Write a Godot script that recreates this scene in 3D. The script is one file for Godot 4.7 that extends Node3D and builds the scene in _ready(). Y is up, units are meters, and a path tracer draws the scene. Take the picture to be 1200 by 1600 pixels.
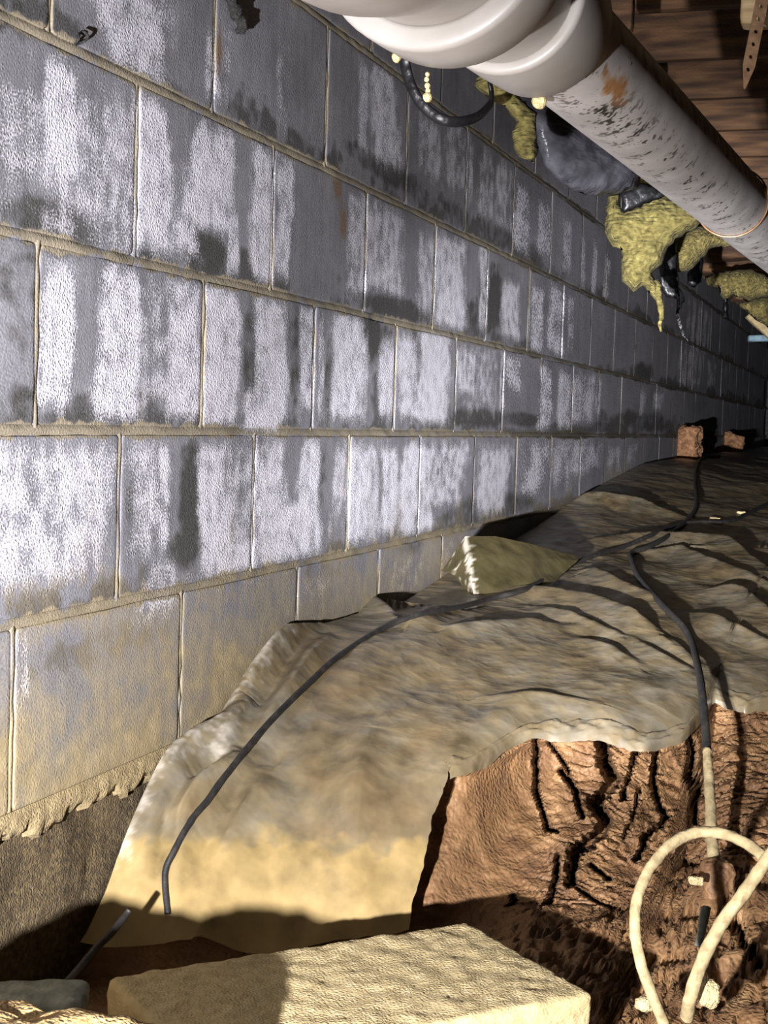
extends Node3D
# A crawl space: a block wall with salt bloom, a plastic ground sheet over a dug clay bank, a drain pipe under the joists.
# World: the wall's face is x = 0, the wall runs along -z (s = -z), y = 0 is the foot of the lowest course.

const F := 2400.0                      # focal length in pixels of a 1200 x 1600 frame
const EYE := Vector3(0.824, 0.418, 0.0)
const COURSES := [                     # foot, head, one measured head joint, pitch of the joints
	[0.008, 0.205, 1.339, 0.388], [0.205, 0.400, 1.557, 0.389], [0.400, 0.593, 1.372, 0.395],
	[0.593, 0.796, 1.584, 0.398], [0.796, 1.010, 1.385, 0.401], [1.010, 1.215, 1.584, 0.401]]
const BEDS := [0.008, 0.205, 0.400, 0.593, 0.796, 1.010]
const NEAR := [1.2, 3.65]              # the stretch of wall (s) on the near texture
const FAR := [3.3, 11.3]
const LOW := -0.25
const HIGH := 1.25
const SPLIT := 3.45

var view: Basis
var M := {}
var rng := RandomNumberGenerator.new()
var wobble := FastNoiseLite.new()      # soft lumps
var rough := FastNoiseLite.new()       # ridged, for cracked clay
var folds: Array = []
var names := {}


func _ready() -> void:
	rng.seed = 11
	# ---- camera, air, lights, exposure
	var d := Vector3((1390.0 - 600.0) / F, -(684.0 - 800.0) / F, -1.0).normalized()
	var u := Vector3(sin(0.03), cos(0.03), 0.0)
	u.z = -(u.x * d.x + u.y * d.y) / d.z
	u = u.normalized()
	var b := -d
	var a := u.cross(b)
	view = Basis(Vector3(a.x, u.x, b.x), Vector3(a.y, u.y, b.y), Vector3(a.z, u.z, b.z))
	var cam := Camera3D.new()
	cam.name = "camera"
	cam.transform = Transform3D(view, EYE)
	cam.fov = rad_to_deg(2.0 * atan(800.0 / F))
	cam.near = 0.05
	cam.far = 60.0
	add_child(cam)
	cam.current = true
	var env := Environment.new()
	env.background_mode = Environment.BG_COLOR
	env.background_color = Color(0, 0, 0)
	env.tonemap_mode = Environment.TONE_MAPPER_LINEAR
	env.tonemap_exposure = 1.0
	env.sdfgi_enabled = true
	env.ssao_enabled = true
	env.ssil_enabled = true
	var we := WorldEnvironment.new()
	we.name = "air"
	we.environment = env
	add_child(we)
	hand_lamp(EYE + view * Vector3(-0.325, -0.222, -0.05), [[12.6, 50.0, Vector3(-0.46, -0.17, -1.0)], [41.0, 12.2, Vector3(-0.058, 0.070, -1.0)]])

	# ---- measure, materials, large structure
	wobble.seed = 5
	wobble.frequency = 1.0
	wobble.fractal_octaves = 3
	rough.seed = 9
	rough.frequency = 1.0
	rough.noise_type = FastNoiseLite.TYPE_SIMPLEX
	rough.fractal_type = FastNoiseLite.FRACTAL_RIDGED
	rough.fractal_octaves = 4
	make_materials()
	wall_textures()
	block_wall()
	shell()
	measure_folds()
	ground()
	# ---- things
	ground_sheet()
	paver()
	drain_pipe()
	ceiling_wood()
	insulation()
	cables()
	small_things()


# ------------------------------------------------------------------ places

func at(px: float, py: float, depth: float) -> Vector3:
	return EYE + view * (Vector3((px - 600.0) / F, -(py - 800.0) / F, -1.0) * depth)

func wall_at(px: float, py: float) -> Vector2:
	var r := view * Vector3((px - 600.0) / F, -(py - 800.0) / F, -1.0)
	var p := EYE - r * (EYE.x / r.x)
	return Vector2(-p.z, p.y)

func pixel(p: Vector3) -> Vector2:
	var v := (p - EYE) * view
	return Vector2(600.0 - F * v.x / v.z, 800.0 + F * v.y / v.z)


# ------------------------------------------------------------------ nodes

func numbered(parent: Node, called: String) -> String:
	var key := "%d/%s" % [parent.get_instance_id(), called]
	var n: int = names.get(key, 0)
	names[key] = n + 1
	return called if n == 0 else "%s_%03d" % [called, n]

func obj(called: String, mesh: Mesh, mat: Material, parent: Node = self) -> MeshInstance3D:
	var o := MeshInstance3D.new()
	o.name = numbered(parent, called)
	o.mesh = mesh
	o.material_override = mat
	parent.add_child(o, true)
	return o

func thing(called: String, label: String, category: String, where := Vector3.ZERO, group := "") -> Node3D:
	var o := Node3D.new()
	o.name = numbered(self, called)
	add_child(o, true)
	o.position = where
	return tag(o, label, category, group)

func tag(o: Node3D, label: String, category: String, group := "") -> Node3D:
	o.set_meta("label", label)
	o.set_meta("category", category)
	if group:
		o.set_meta("group", group)
	return o

func struct(called: String, mesh: Mesh, mat: Material, label := "") -> MeshInstance3D:
	var o := obj(called, mesh, mat)
	o.set_meta("kind", "structure")
	if label:
		o.set_meta("label", label)
	return o


# ------------------------------------------------------------------ shapes

func facing(idx: PackedInt32Array, v: PackedVector3Array, a: int, b: int, c: int, n: Vector3) -> void:
	if (v[b] - v[a]).cross(v[c] - v[a]).dot(n) > 0.0:
		idx.append_array(PackedInt32Array([a, c, b]))
	else:
		idx.append_array(PackedInt32Array([a, b, c]))

func grid(v: PackedVector3Array, nr: int, nc: int, out: Vector3, colors := PackedColorArray(), uv := PackedVector2Array()) -> ArrayMesh:
	# a sheet of nr x nc points; OUT is roughly where its front looks
	var n := PackedVector3Array()
	n.resize(v.size())
	var idx := PackedInt32Array()
	for r in nr:
		for c in nc:
			var i := r * nc + c
			var e := v[i + (1 if c < nc - 1 else 0)] - v[i - (1 if c > 0 else 0)]
			var f := v[i + (nc if r < nr - 1 else 0)] - v[i - (nc if r > 0 else 0)]
			n[i] = e.cross(f).normalized()
	var turn := 0.0
	for i in range(0, v.size(), maxi(1, v.size() / 300)):
		turn += n[i].dot(out)
	var flip := turn < 0.0
	if flip:
		for i in n.size():
			n[i] = -n[i]
	for r in nr - 1:
		for c in nc - 1:
			var i := r * nc + c
			if flip:
				idx.append_array(PackedInt32Array([i, i + nc, i + 1, i + 1, i + nc, i + nc + 1]))
			else:
				idx.append_array(PackedInt32Array([i, i + 1, i + nc, i + 1, i + nc + 1, i + nc]))
	# front faces run clockwise
	var k := 0
	if idx.size() and (v[idx[1]] - v[idx[0]]).cross(v[idx[2]] - v[idx[0]]).dot(n[idx[0]]) > 0.0:
		while k < idx.size():
			var t := idx[k + 1]
			idx[k + 1] = idx[k + 2]
			idx[k + 2] = t
			k += 3
	return arrays(v, n, idx, colors, uv)

func arrays(v: PackedVector3Array, n: PackedVector3Array, idx: PackedInt32Array, colors := PackedColorArray(), uv := PackedVector2Array()) -> ArrayMesh:
	var s := []
	s.resize(Mesh.ARRAY_MAX)
	s[Mesh.ARRAY_VERTEX] = v
	s[Mesh.ARRAY_NORMAL] = n
	s[Mesh.ARRAY_INDEX] = idx
	if colors.size():
		s[Mesh.ARRAY_COLOR] = colors
	if uv.size():
		s[Mesh.ARRAY_TEX_UV] = uv
	var m := ArrayMesh.new()
	m.add_surface_from_arrays(Mesh.PRIMITIVE_TRIANGLES, s)
	return m

func smooth_normals(v: PackedVector3Array, idx: PackedInt32Array) -> PackedVector3Array:
	# IDX runs clockwise, so the outside is the other side of the cross product
	var n := PackedVector3Array()
	n.resize(v.size())
	for k in range(0, idx.size(), 3):
		var f := (v[idx[k + 2]] - v[idx[k]]).cross(v[idx[k + 1]] - v[idx[k]])
		for j in 3:
			n[idx[k + j]] += f
	for i in n.size():
		n[i] = n[i].normalized()
	return n

func curve(points: Array, steps := 6) -> PackedVector3Array:
	var out := PackedVector3Array()
	for i in points.size() - 1:
		var p0: Vector3 = points[maxi(i - 1, 0)]
		var p1: Vector3 = points[i]
		var p2: Vector3 = points[i + 1]
		var p3: Vector3 = points[mini(i + 2, points.size() - 1)]
		for k in steps:
			out.append(p1.cubic_interpolate(p2, p0, p3, float(k) / steps))
	out.append(points[-1])
	return out

func tube(path: PackedVector3Array, r0: float, r1: float, sides := 10, bumps := 0.0, flat := 1.0, flat_up := Vector3.UP) -> ArrayMesh:
	var v := PackedVector3Array()
	var idx := PackedInt32Array()
	var np := path.size()
	var side := Vector3.ZERO
	for i in np:
		var t := (path[mini(i + 1, np - 1)] - path[maxi(i - 1, 0)]).normalized()
		if side == Vector3.ZERO:
			side = t.cross(flat_up if absf(t.dot(flat_up)) < 0.95 else Vector3.RIGHT).normalized()
		side = (side - t * side.dot(t)).normalized()
		var up := t.cross(side)
		var r := lerpf(r0, r1, float(i) / (np - 1))
		for k in sides:
			var w := TAU * k / sides
			var q := r * (1.0 + bumps * wobble.get_noise_3dv(path[i] * 60.0 + Vector3(k * 1.7, 0, 0)))
			v.append(path[i] + side * cos(w) * q + up * sin(w) * q * flat)
	for i in np - 1:
		for k in sides:
			var a := i * sides + k
			var b := i * sides + (k + 1) % sides
			var n := v[a] - path[i]
			facing(idx, v, a, b, a + sides, n)
			facing(idx, v, b, b + sides, a + sides, n)
	for e in [0, np - 1]:
		var c := v.size()
		v.append(path[e])
		var away := path[e] - path[1 if e == 0 else np - 2]
		for k in sides:
			facing(idx, v, c, e * sides + k, e * sides + (k + 1) % sides, away)
	return arrays(v, smooth_normals(v, idx), idx)

func lathe(profile: Array, origin: Vector3, axis: Vector3, sides := 56) -> ArrayMesh:
	# PROFILE: [along, radius] pairs; crisp corners are two close points. uv: metres along, share of the turn
	var v := PackedVector3Array()
	var uv := PackedVector2Array()
	var n := PackedVector3Array()
	var idx := PackedInt32Array()
	var side := axis.cross(Vector3.UP)
	side = (side if side.length() > 0.01 else Vector3.RIGHT).normalized()
	var up := side.cross(axis)
	var row := sides + 1
	for i in profile.size():
		var p: Array = profile[i]
		var before: Array = profile[maxi(i - 1, 0)]
		var after: Array = profile[mini(i + 1, profile.size() - 1)]
		var d1 := Vector2(p[0] - before[0], p[1] - before[1]).normalized()
		var d2 := Vector2(after[0] - p[0], after[1] - p[1]).normalized()
		var d := d1 + d2
		for k in row:
			var w := TAU * k / sides
			var out := side * cos(w) + up * sin(w)
			v.append(origin + axis * p[0] + out * p[1])
			n.append((out * d.x - axis * d.y).normalized())
			uv.append(Vector2(p[0], float(k) / sides))
	for i in profile.size() - 1:
		for k in sides:
			var a := i * row + k
			facing(idx, v, a, a + 1, a + row, n[a] + n[a + row])
			facing(idx, v, a + 1, a + row + 1, a + row, n[a] + n[a + row])
	return arrays(v, n, idx, PackedColorArray(), uv)

func rough_box(size: Vector3, seg: Vector3i, round_off: float, bumps: float, scale: float, shift := Vector3.ZERO, fine := 0.0) -> ArrayMesh:
	# a box with rounded edges and an uneven skin, centred on the origin
	var v := PackedVector3Array()
	var idx := PackedInt32Array()
	var seen := {}
	var half := size * 0.5
	var inner := (half - Vector3.ONE * round_off).max(Vector3.ZERO)
	for axis in 3:
		var p := (axis + 1) % 3
		var q := (axis + 2) % 3
		for sgn in [-1.0, 1.0]:
			var ids := []
			for i in seg[p] + 1:
				for j in seg[q] + 1:
					var c := Vector3.ZERO
					c[axis] = sgn * half[axis]
					c[p] = edge_spread(float(i) / seg[p], round_off / size[p]) * size[p]
					c[q] = edge_spread(float(j) / seg[q], round_off / size[q]) * size[q]
					var key := Vector3i((c * 20000.0).round())
					if not seen.has(key):
						var k := c.clamp(-inner, inner)
						var out := (c - k)
						out = out.normalized() if out.length() > 1e-6 else c.normalized()
						var w := k + out * minf(round_off, (c - k).length() + 1.0)
						var h := wobble.get_noise_3dv(w * scale + shift) * bumps
						if fine > 0.0:
							h += wobble.get_noise_3dv(w * scale * 6.0 - shift) * fine
						seen[key] = v.size()
						v.append(w + out * h)
					ids.append(seen[key])
			var away := Vector3.ZERO
			away[axis] = sgn
			for i in seg[p]:
				for j in seg[q]:
					var a: int = ids[i * (seg[q] + 1) + j]
					var b: int = ids[i * (seg[q] + 1) + j + 1]
					var c2: int = ids[(i + 1) * (seg[q] + 1) + j]
					var d2: int = ids[(i + 1) * (seg[q] + 1) + j + 1]
					facing(idx, v, a, b, c2, away)
					facing(idx, v, b, d2, c2, away)
	return arrays(v, smooth_normals(v, idx), idx)

func edge_spread(t: float, rim: float) -> float:
	# 0..1 to -0.5..0.5 with extra points in the rounded rim
	return clampf(t - 0.5, -0.5, 0.5) if rim > 0.3 else clampf(lerpf(t - 0.5, 0.5 * sin(PI * (t - 0.5)), 0.35), -0.5, 0.5)

func pad(outline: Array, depth: float, thick: float, lumps: float, cell := 12.0, tilt := 0.0) -> ArrayMesh:
	# a soft lump whose outline, seen from the front, is the given one; it bulges to both sides of its plane
	var poly := PackedVector2Array()
	for i in outline.size():
		var p: Vector2 = outline[i]
		var q: Vector2 = outline[(i + 1) % outline.size()]
		var m := maxi(1, int(p.distance_to(q) / cell))
		for k in m:
			var w := p.lerp(q, float(k) / m)
			poly.append(w + Vector2(wobble.get_noise_2d(w.x * 0.09, w.y * 0.09), wobble.get_noise_2d(w.y * 0.09 + 40.0, w.x * 0.09)) * cell * 0.55)
	var rim := poly.size()
	var pts := poly.duplicate()
	var box := Rect2(poly[0], Vector2.ZERO)
	for p in poly:
		box = box.expand(p)
	var y := box.position.y
	while y < box.end.y:
		var x := box.position.x
		while x < box.end.x:
			var p := Vector2(x, y) + Vector2(rng.randf_range(-0.3, 0.3), rng.randf_range(-0.3, 0.3)) * cell
			if Geometry2D.is_point_in_polygon(p, poly) and to_rim(p, poly) > cell * 0.35:
				pts.append(p)
			x += cell
		y += cell
	var tri := Geometry2D.triangulate_delaunay(pts)
	var v := PackedVector3Array()
	var idx := PackedInt32Array()
	var mid := box.get_center()
	for sgn in [1.0, -1.0]:
		for i in pts.size():
			var p := pts[i]
			var t := depth + tilt * (p.x - mid.x)
			var in_by := 0.0 if i < rim else to_rim(p, poly) / F * depth
			var dome := thick * sqrt(clampf(in_by / thick, 0.0, 1.0) * (2.0 - clampf(in_by / thick, 0.0, 1.0)))
			var w := at(p.x, p.y, t)
			var n := wobble.get_noise_3dv(w * 26.0) * lumps + wobble.get_noise_3dv(w * 110.0) * lumps * 0.3
			v.append(at(p.x, p.y, t - sgn * (dome + (n * clampf(in_by * 60.0, 0.0, 1.0)))))
	var look := -view.z
	for k in range(0, tri.size(), 3):
		var c := (pts[tri[k]] + pts[tri[k + 1]] + pts[tri[k + 2]]) / 3.0
		if not Geometry2D.is_point_in_polygon(c, poly):
			continue
		facing(idx, v, tri[k], tri[k + 1], tri[k + 2], -look)
		var o := pts.size()
		var f := [tri[k], tri[k + 1], tri[k + 2]]
		for j in 3:
			f[j] = f[j] + (o if f[j] >= rim else 0)
		facing(idx, v, f[0], f[1], f[2], look)
	return arrays(v, smooth_normals(v, idx), idx)

func to_rim(p: Vector2, poly: PackedVector2Array) -> float:
	var best := 1e9
	for i in poly.size():
		best = minf(best, p.distance_to(Geometry2D.get_closest_point_to_segment(p, poly[i], poly[(i + 1) % poly.size()])))
	return best


# ------------------------------------------------------------------ materials

func noise_tex(freq: float, ramp: Array, octaves := 4, seed_at := 1, kind := FastNoiseLite.TYPE_SIMPLEX_SMOOTH, size := 512, stretch := 1.0, ridged := false) -> ImageTexture:
	# colours laid along a noise that tiles; RAMP: [offset, Color] pairs; STRETCH > 1 draws the grain out along u
	var f := FastNoiseLite.new()
	f.noise_type = kind
	f.seed = seed_at
	f.frequency = freq
	f.fractal_octaves = octaves
	if ridged:
		f.fractal_type = FastNoiseLite.FRACTAL_RIDGED
	var im := f.get_seamless_image(int(size / stretch), size)
	if stretch != 1.0:
		im.resize(size, size, Image.INTERPOLATE_CUBIC)
	im.convert(Image.FORMAT_L8)
	var src := im.get_data()
	var lut := []
	for i in 256:
		var t := i / 255.0
		var c: Color = ramp[0][1]
		for k in ramp.size() - 1:
			if t >= ramp[k][0]:
				c = ramp[k][1].lerp(ramp[k + 1][1], clampf((t - ramp[k][0]) / (ramp[k + 1][0] - ramp[k][0]), 0.0, 1.0))
		lut.append(PackedByteArray([int(c.r8), int(c.g8), int(c.b8)]))
	var out := PackedByteArray()
	for v in src:
		out.append_array(lut[v])
	return ImageTexture.create_from_image(Image.create_from_data(size, size, false, Image.FORMAT_RGB8, out))

func grey_tex(freq: float, octaves := 4, seed_at := 1, lo := 0.0, hi := 1.0, stretch := 1.0, kind := FastNoiseLite.TYPE_SIMPLEX_SMOOTH) -> ImageTexture:
	return noise_tex(freq, [[0.0, Color(lo, lo, lo)], [1.0, Color(hi, hi, hi)]], octaves, seed_at, kind, 512, stretch)

func mat(called: String, tex: Texture2D, roughness: float, tile := 1.0, relief: Texture2D = null, relief_cm := 0.0, rough_map: Texture2D = null) -> StandardMaterial3D:
	var m := StandardMaterial3D.new()
	m.resource_name = called
	m.albedo_texture = tex
	m.roughness = roughness
	m.uv1_triplanar = true
	m.uv1_world_triplanar = true
	m.uv1_scale = Vector3.ONE * tile
	if relief:
		m.heightmap_enabled = true
		m.heightmap_texture = relief
		m.heightmap_scale = relief_cm
	if rough_map:
		m.roughness_texture = rough_map
		m.roughness_texture_channel = BaseMaterial3D.TEXTURE_CHANNEL_RED
	M[called] = m
	return m

func c8(r: int, g: int, b: int) -> Color:
	return Color8(r, g, b)

func make_materials() -> void:
	var grain := grey_tex(0.05, 4, 3)
	var fine := grey_tex(0.16, 3, 4)
	var gloss := grey_tex(0.02, 4, 5, 0.45, 1.0)
	M.grain = grain
	M.fine = fine
	mat("clay", noise_tex(0.014, [[0.1, c8(96, 68, 44)], [0.4, c8(124, 92, 60)], [0.6, c8(140, 106, 70)], [0.9, c8(172, 136, 92)]], 5, 7), 0.85, 1.9, fine, 0.35, gloss).metallic_specular = 0.5
	mat("footing", noise_tex(0.05, [[0.15, c8(62, 50, 32)], [0.5, c8(86, 72, 46)], [0.85, c8(112, 96, 64)]], 5, 8), 0.95, 3.4, fine, 0.22)
	mat("mortar_smear", noise_tex(0.03, [[0.1, c8(132, 116, 82)], [0.9, c8(176, 156, 114)]], 5, 9), 0.95, 3.4, fine, 0.15)
	var film := mat("film", noise_tex(0.022, [[0.15, c8(138, 132, 116)], [0.42, c8(186, 180, 162)], [0.6, c8(200, 194, 176)], [0.85, c8(224, 216, 196)]], 6, 10), 0.54, 1.6, noise_tex(0.009, [[0.0, Color.BLACK], [1.0, Color.WHITE]], 4, 12, FastNoiseLite.TYPE_SIMPLEX_SMOOTH, 512, 1.0, true), 0.30, gloss)
	film.vertex_color_use_as_albedo = true
	film.metallic_specular = 0.55
	var dry := film.duplicate() as StandardMaterial3D      # the hanging part, under dried mud
	dry.resource_name = "muddy_film"
	dry.roughness = 0.85
	dry.metallic_specular = 0.4
	M.muddy_film = dry
	mat("paver", noise_tex(0.03, [[0.1, c8(164, 145, 101)], [0.5, c8(182, 163, 118)], [0.9, c8(196, 179, 136)]], 5, 13), 0.9, 3.4, fine, 0.13)
	mat("rock", noise_tex(0.02, [[0.1, c8(104, 82, 48)], [0.5, c8(146, 118, 72)], [0.9, c8(180, 154, 104)]], 5, 14), 0.9, 3.0, fine, 0.3)
	mat("slab", noise_tex(0.02, [[0.1, c8(84, 88, 76)], [0.9, c8(140, 142, 126)]], 4, 15), 0.7, 3.0, grain, 0.2)
	mat("brick", noise_tex(0.02, [[0.1, c8(92, 66, 42)], [0.6, c8(148, 106, 72)], [0.9, c8(176, 140, 104)]], 5, 16), 0.95, 4.0, grain, 0.6)
	mat("pebble", noise_tex(0.02, [[0.1, c8(170, 150, 104)], [0.9, c8(222, 204, 158)]], 4, 17), 0.85, 5.0, fine, 0.3)
	mat("wood", noise_tex(0.03, [[0.1, c8(52, 34, 22)], [0.5, c8(88, 62, 39)], [0.9, c8(128, 95, 62)]], 4, 18, FastNoiseLite.TYPE_SIMPLEX_SMOOTH, 512, 8.0), 0.8, 2.0, fine, 0.1)
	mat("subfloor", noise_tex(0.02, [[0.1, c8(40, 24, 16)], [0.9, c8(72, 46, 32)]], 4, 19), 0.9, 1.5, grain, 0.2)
	mat("dark_block", noise_tex(0.03, [[0.1, c8(54, 54, 56)], [0.9, c8(84, 84, 86)]], 4, 20), 0.95, 2.0, grain, 0.3)
	mat("wool", noise_tex(0.03, [[0.1, c8(56, 50, 24)], [0.35, c8(98, 90, 45)], [0.6, c8(124, 115, 63)], [0.9, c8(156, 146, 96)]], 5, 21), 1.0, 4.0, noise_tex(0.03, [[0.0, Color.BLACK], [1.0, Color.WHITE]], 5, 22, FastNoiseLite.TYPE_SIMPLEX_SMOOTH, 512, 4.0), 1.0)
	mat("old_wool", noise_tex(0.03, [[0.1, c8(58, 50, 24)], [0.5, c8(108, 98, 52)], [0.9, c8(150, 138, 84)]], 5, 23), 1.0, 4.0, grain, 0.9)
	mat("pipe", noise_tex(0.012, [[0.2, c8(176, 166, 150)], [0.35, c8(206, 202, 196)], [0.7, c8(222, 219, 216)]], 5, 24), 0.42, 2.4, fine, 0.02)
	mat("fitting", noise_tex(0.01, [[0.1, c8(154, 149, 139)], [0.5, c8(170, 166, 158)], [0.9, c8(182, 179, 173)]], 4, 25), 0.38, 2.0)
	mat("foam", noise_tex(0.05, [[0.1, c8(214, 186, 116)], [0.9, c8(244, 232, 190)]], 3, 26), 0.6, 8.0, fine, 0.2)
	mat("cable_dark", noise_tex(0.03, [[0.1, c8(20, 19, 18)], [0.6, c8(34, 32, 30)], [0.9, c8(62, 56, 46)]], 5, 27), 0.6, 3.0, fine, 0.05)
	mat("cable_mud", noise_tex(0.03, [[0.1, c8(122, 106, 74)], [0.5, c8(168, 151, 110)], [0.9, c8(192, 176, 134)]], 5, 28), 0.85, 4.0, grain, 0.15)
	mat("black_plastic", noise_tex(0.02, [[0.1, c8(18, 18, 19)], [0.9, c8(38, 38, 40)]], 3, 29), 0.4, 2.0, grain, 0.2)
	mat("grey_film", noise_tex(0.014, [[0.1, c8(52, 52, 56)], [0.9, c8(104, 104, 110)]], 4, 30), 0.3, 3.0, noise_tex(0.012, [[0.0, Color.BLACK], [1.0, Color.WHITE]], 5, 31, FastNoiseLite.TYPE_SIMPLEX_SMOOTH, 512, 3.0), 0.9)
	mat("strap", noise_tex(0.03, [[0.1, c8(120, 92, 66)], [0.9, c8(176, 142, 108)]], 4, 32), 0.5, 4.0)
	mat("copper", noise_tex(0.03, [[0.1, c8(176, 132, 92)], [0.9, c8(214, 172, 130)]], 3, 33), 0.35, 4.0).metallic = 0.8
	mat("cobweb", noise_tex(0.06, [[0.1, c8(28, 28, 28)], [0.9, c8(78, 76, 72)]], 4, 34), 1.0, 8.0, grain, 0.4)
	mat("blue_plastic", noise_tex(0.02, [[0.1, c8(104, 136, 150)], [0.9, c8(150, 178, 190)]], 3, 35), 0.5, 3.0)
	mat("lamp_body", noise_tex(0.02, [[0.1, c8(26, 26, 28)], [0.9, c8(40, 40, 42)]], 3, 36), 0.5, 3.0)


# ------------------------------------------------------------------ lamps (outside the frame)

func hand_lamp(where: Vector3, beams: Array) -> void:
	# one flood lamp with an added narrow beam, held low at the camera's left
	var t := thing("hand_lamp", "black hand lamp held low beside the camera, shining along the wall", "lamp", where)
	t.look_at_from_position(where, where + Vector3(-0.3, 0.03, -1.0), Vector3.UP)
	var glow := StandardMaterial3D.new()
	glow.albedo_color = Color(0.9, 0.9, 0.9)
	glow.emission_enabled = true
	glow.emission = Color(0.98, 0.97, 1.0)
	glow.emission_energy_multiplier = 3.0
	var body := StandardMaterial3D.new()
	body.albedo_color = Color8(32, 32, 34)
	body.roughness = 0.5
	for k in beams.size():  # the second, narrow beam and its lens are added to brighten the far end
		var b: Array = beams[k]
		var off := Vector3(0.018 * (k * 2 - 1), 0, 0)
		obj("lens", lathe([[0.0, 0.001], [0.0, 0.013], [0.004, 0.014]], off + Vector3(0, 0, -0.004), Vector3(0, 0, 1), 24), glow, t)
		var l := SpotLight3D.new()
		l.name = "lamp_beam"
		l.light_energy = b[0]
		l.light_color = Color(0.985, 0.975, 1.0)
		l.light_size = 0.013
		l.spot_range = 25.0
		l.spot_angle = b[1]
		l.spot_angle_attenuation = 1.0
		l.spot_attenuation = 2.0
		l.shadow_enabled = true
		t.add_child(l, true)
		l.global_position = t.to_global(off + Vector3(0, 0, -0.012))
		l.look_at(l.global_position + (b[2] as Vector3), Vector3.UP)
	obj("housing", rough_box(Vector3(0.08, 0.045, 0.03), Vector3i(8, 6, 6), 0.008, 0.0, 1.0), body, t).position = Vector3(0, 0, 0.017)
	obj("grip", tube(PackedVector3Array([Vector3(0, -0.018, 0.02), Vector3(0, -0.08, 0.03), Vector3(0, -0.14, 0.045)]), 0.014, 0.013, 12), body, t)


# ------------------------------------------------------------------ the wall

func joints_of(row: int) -> Array:
	var c: Array = COURSES[row]
	var r := RandomNumberGenerator.new()
	r.seed = 100 + row
	var out := []
	var s: float = c[2] - c[3] * 2.0
	while s < 11.1:
		out.append(s + r.randf_range(-0.004, 0.004))
		s += c[3]
	return out

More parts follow.
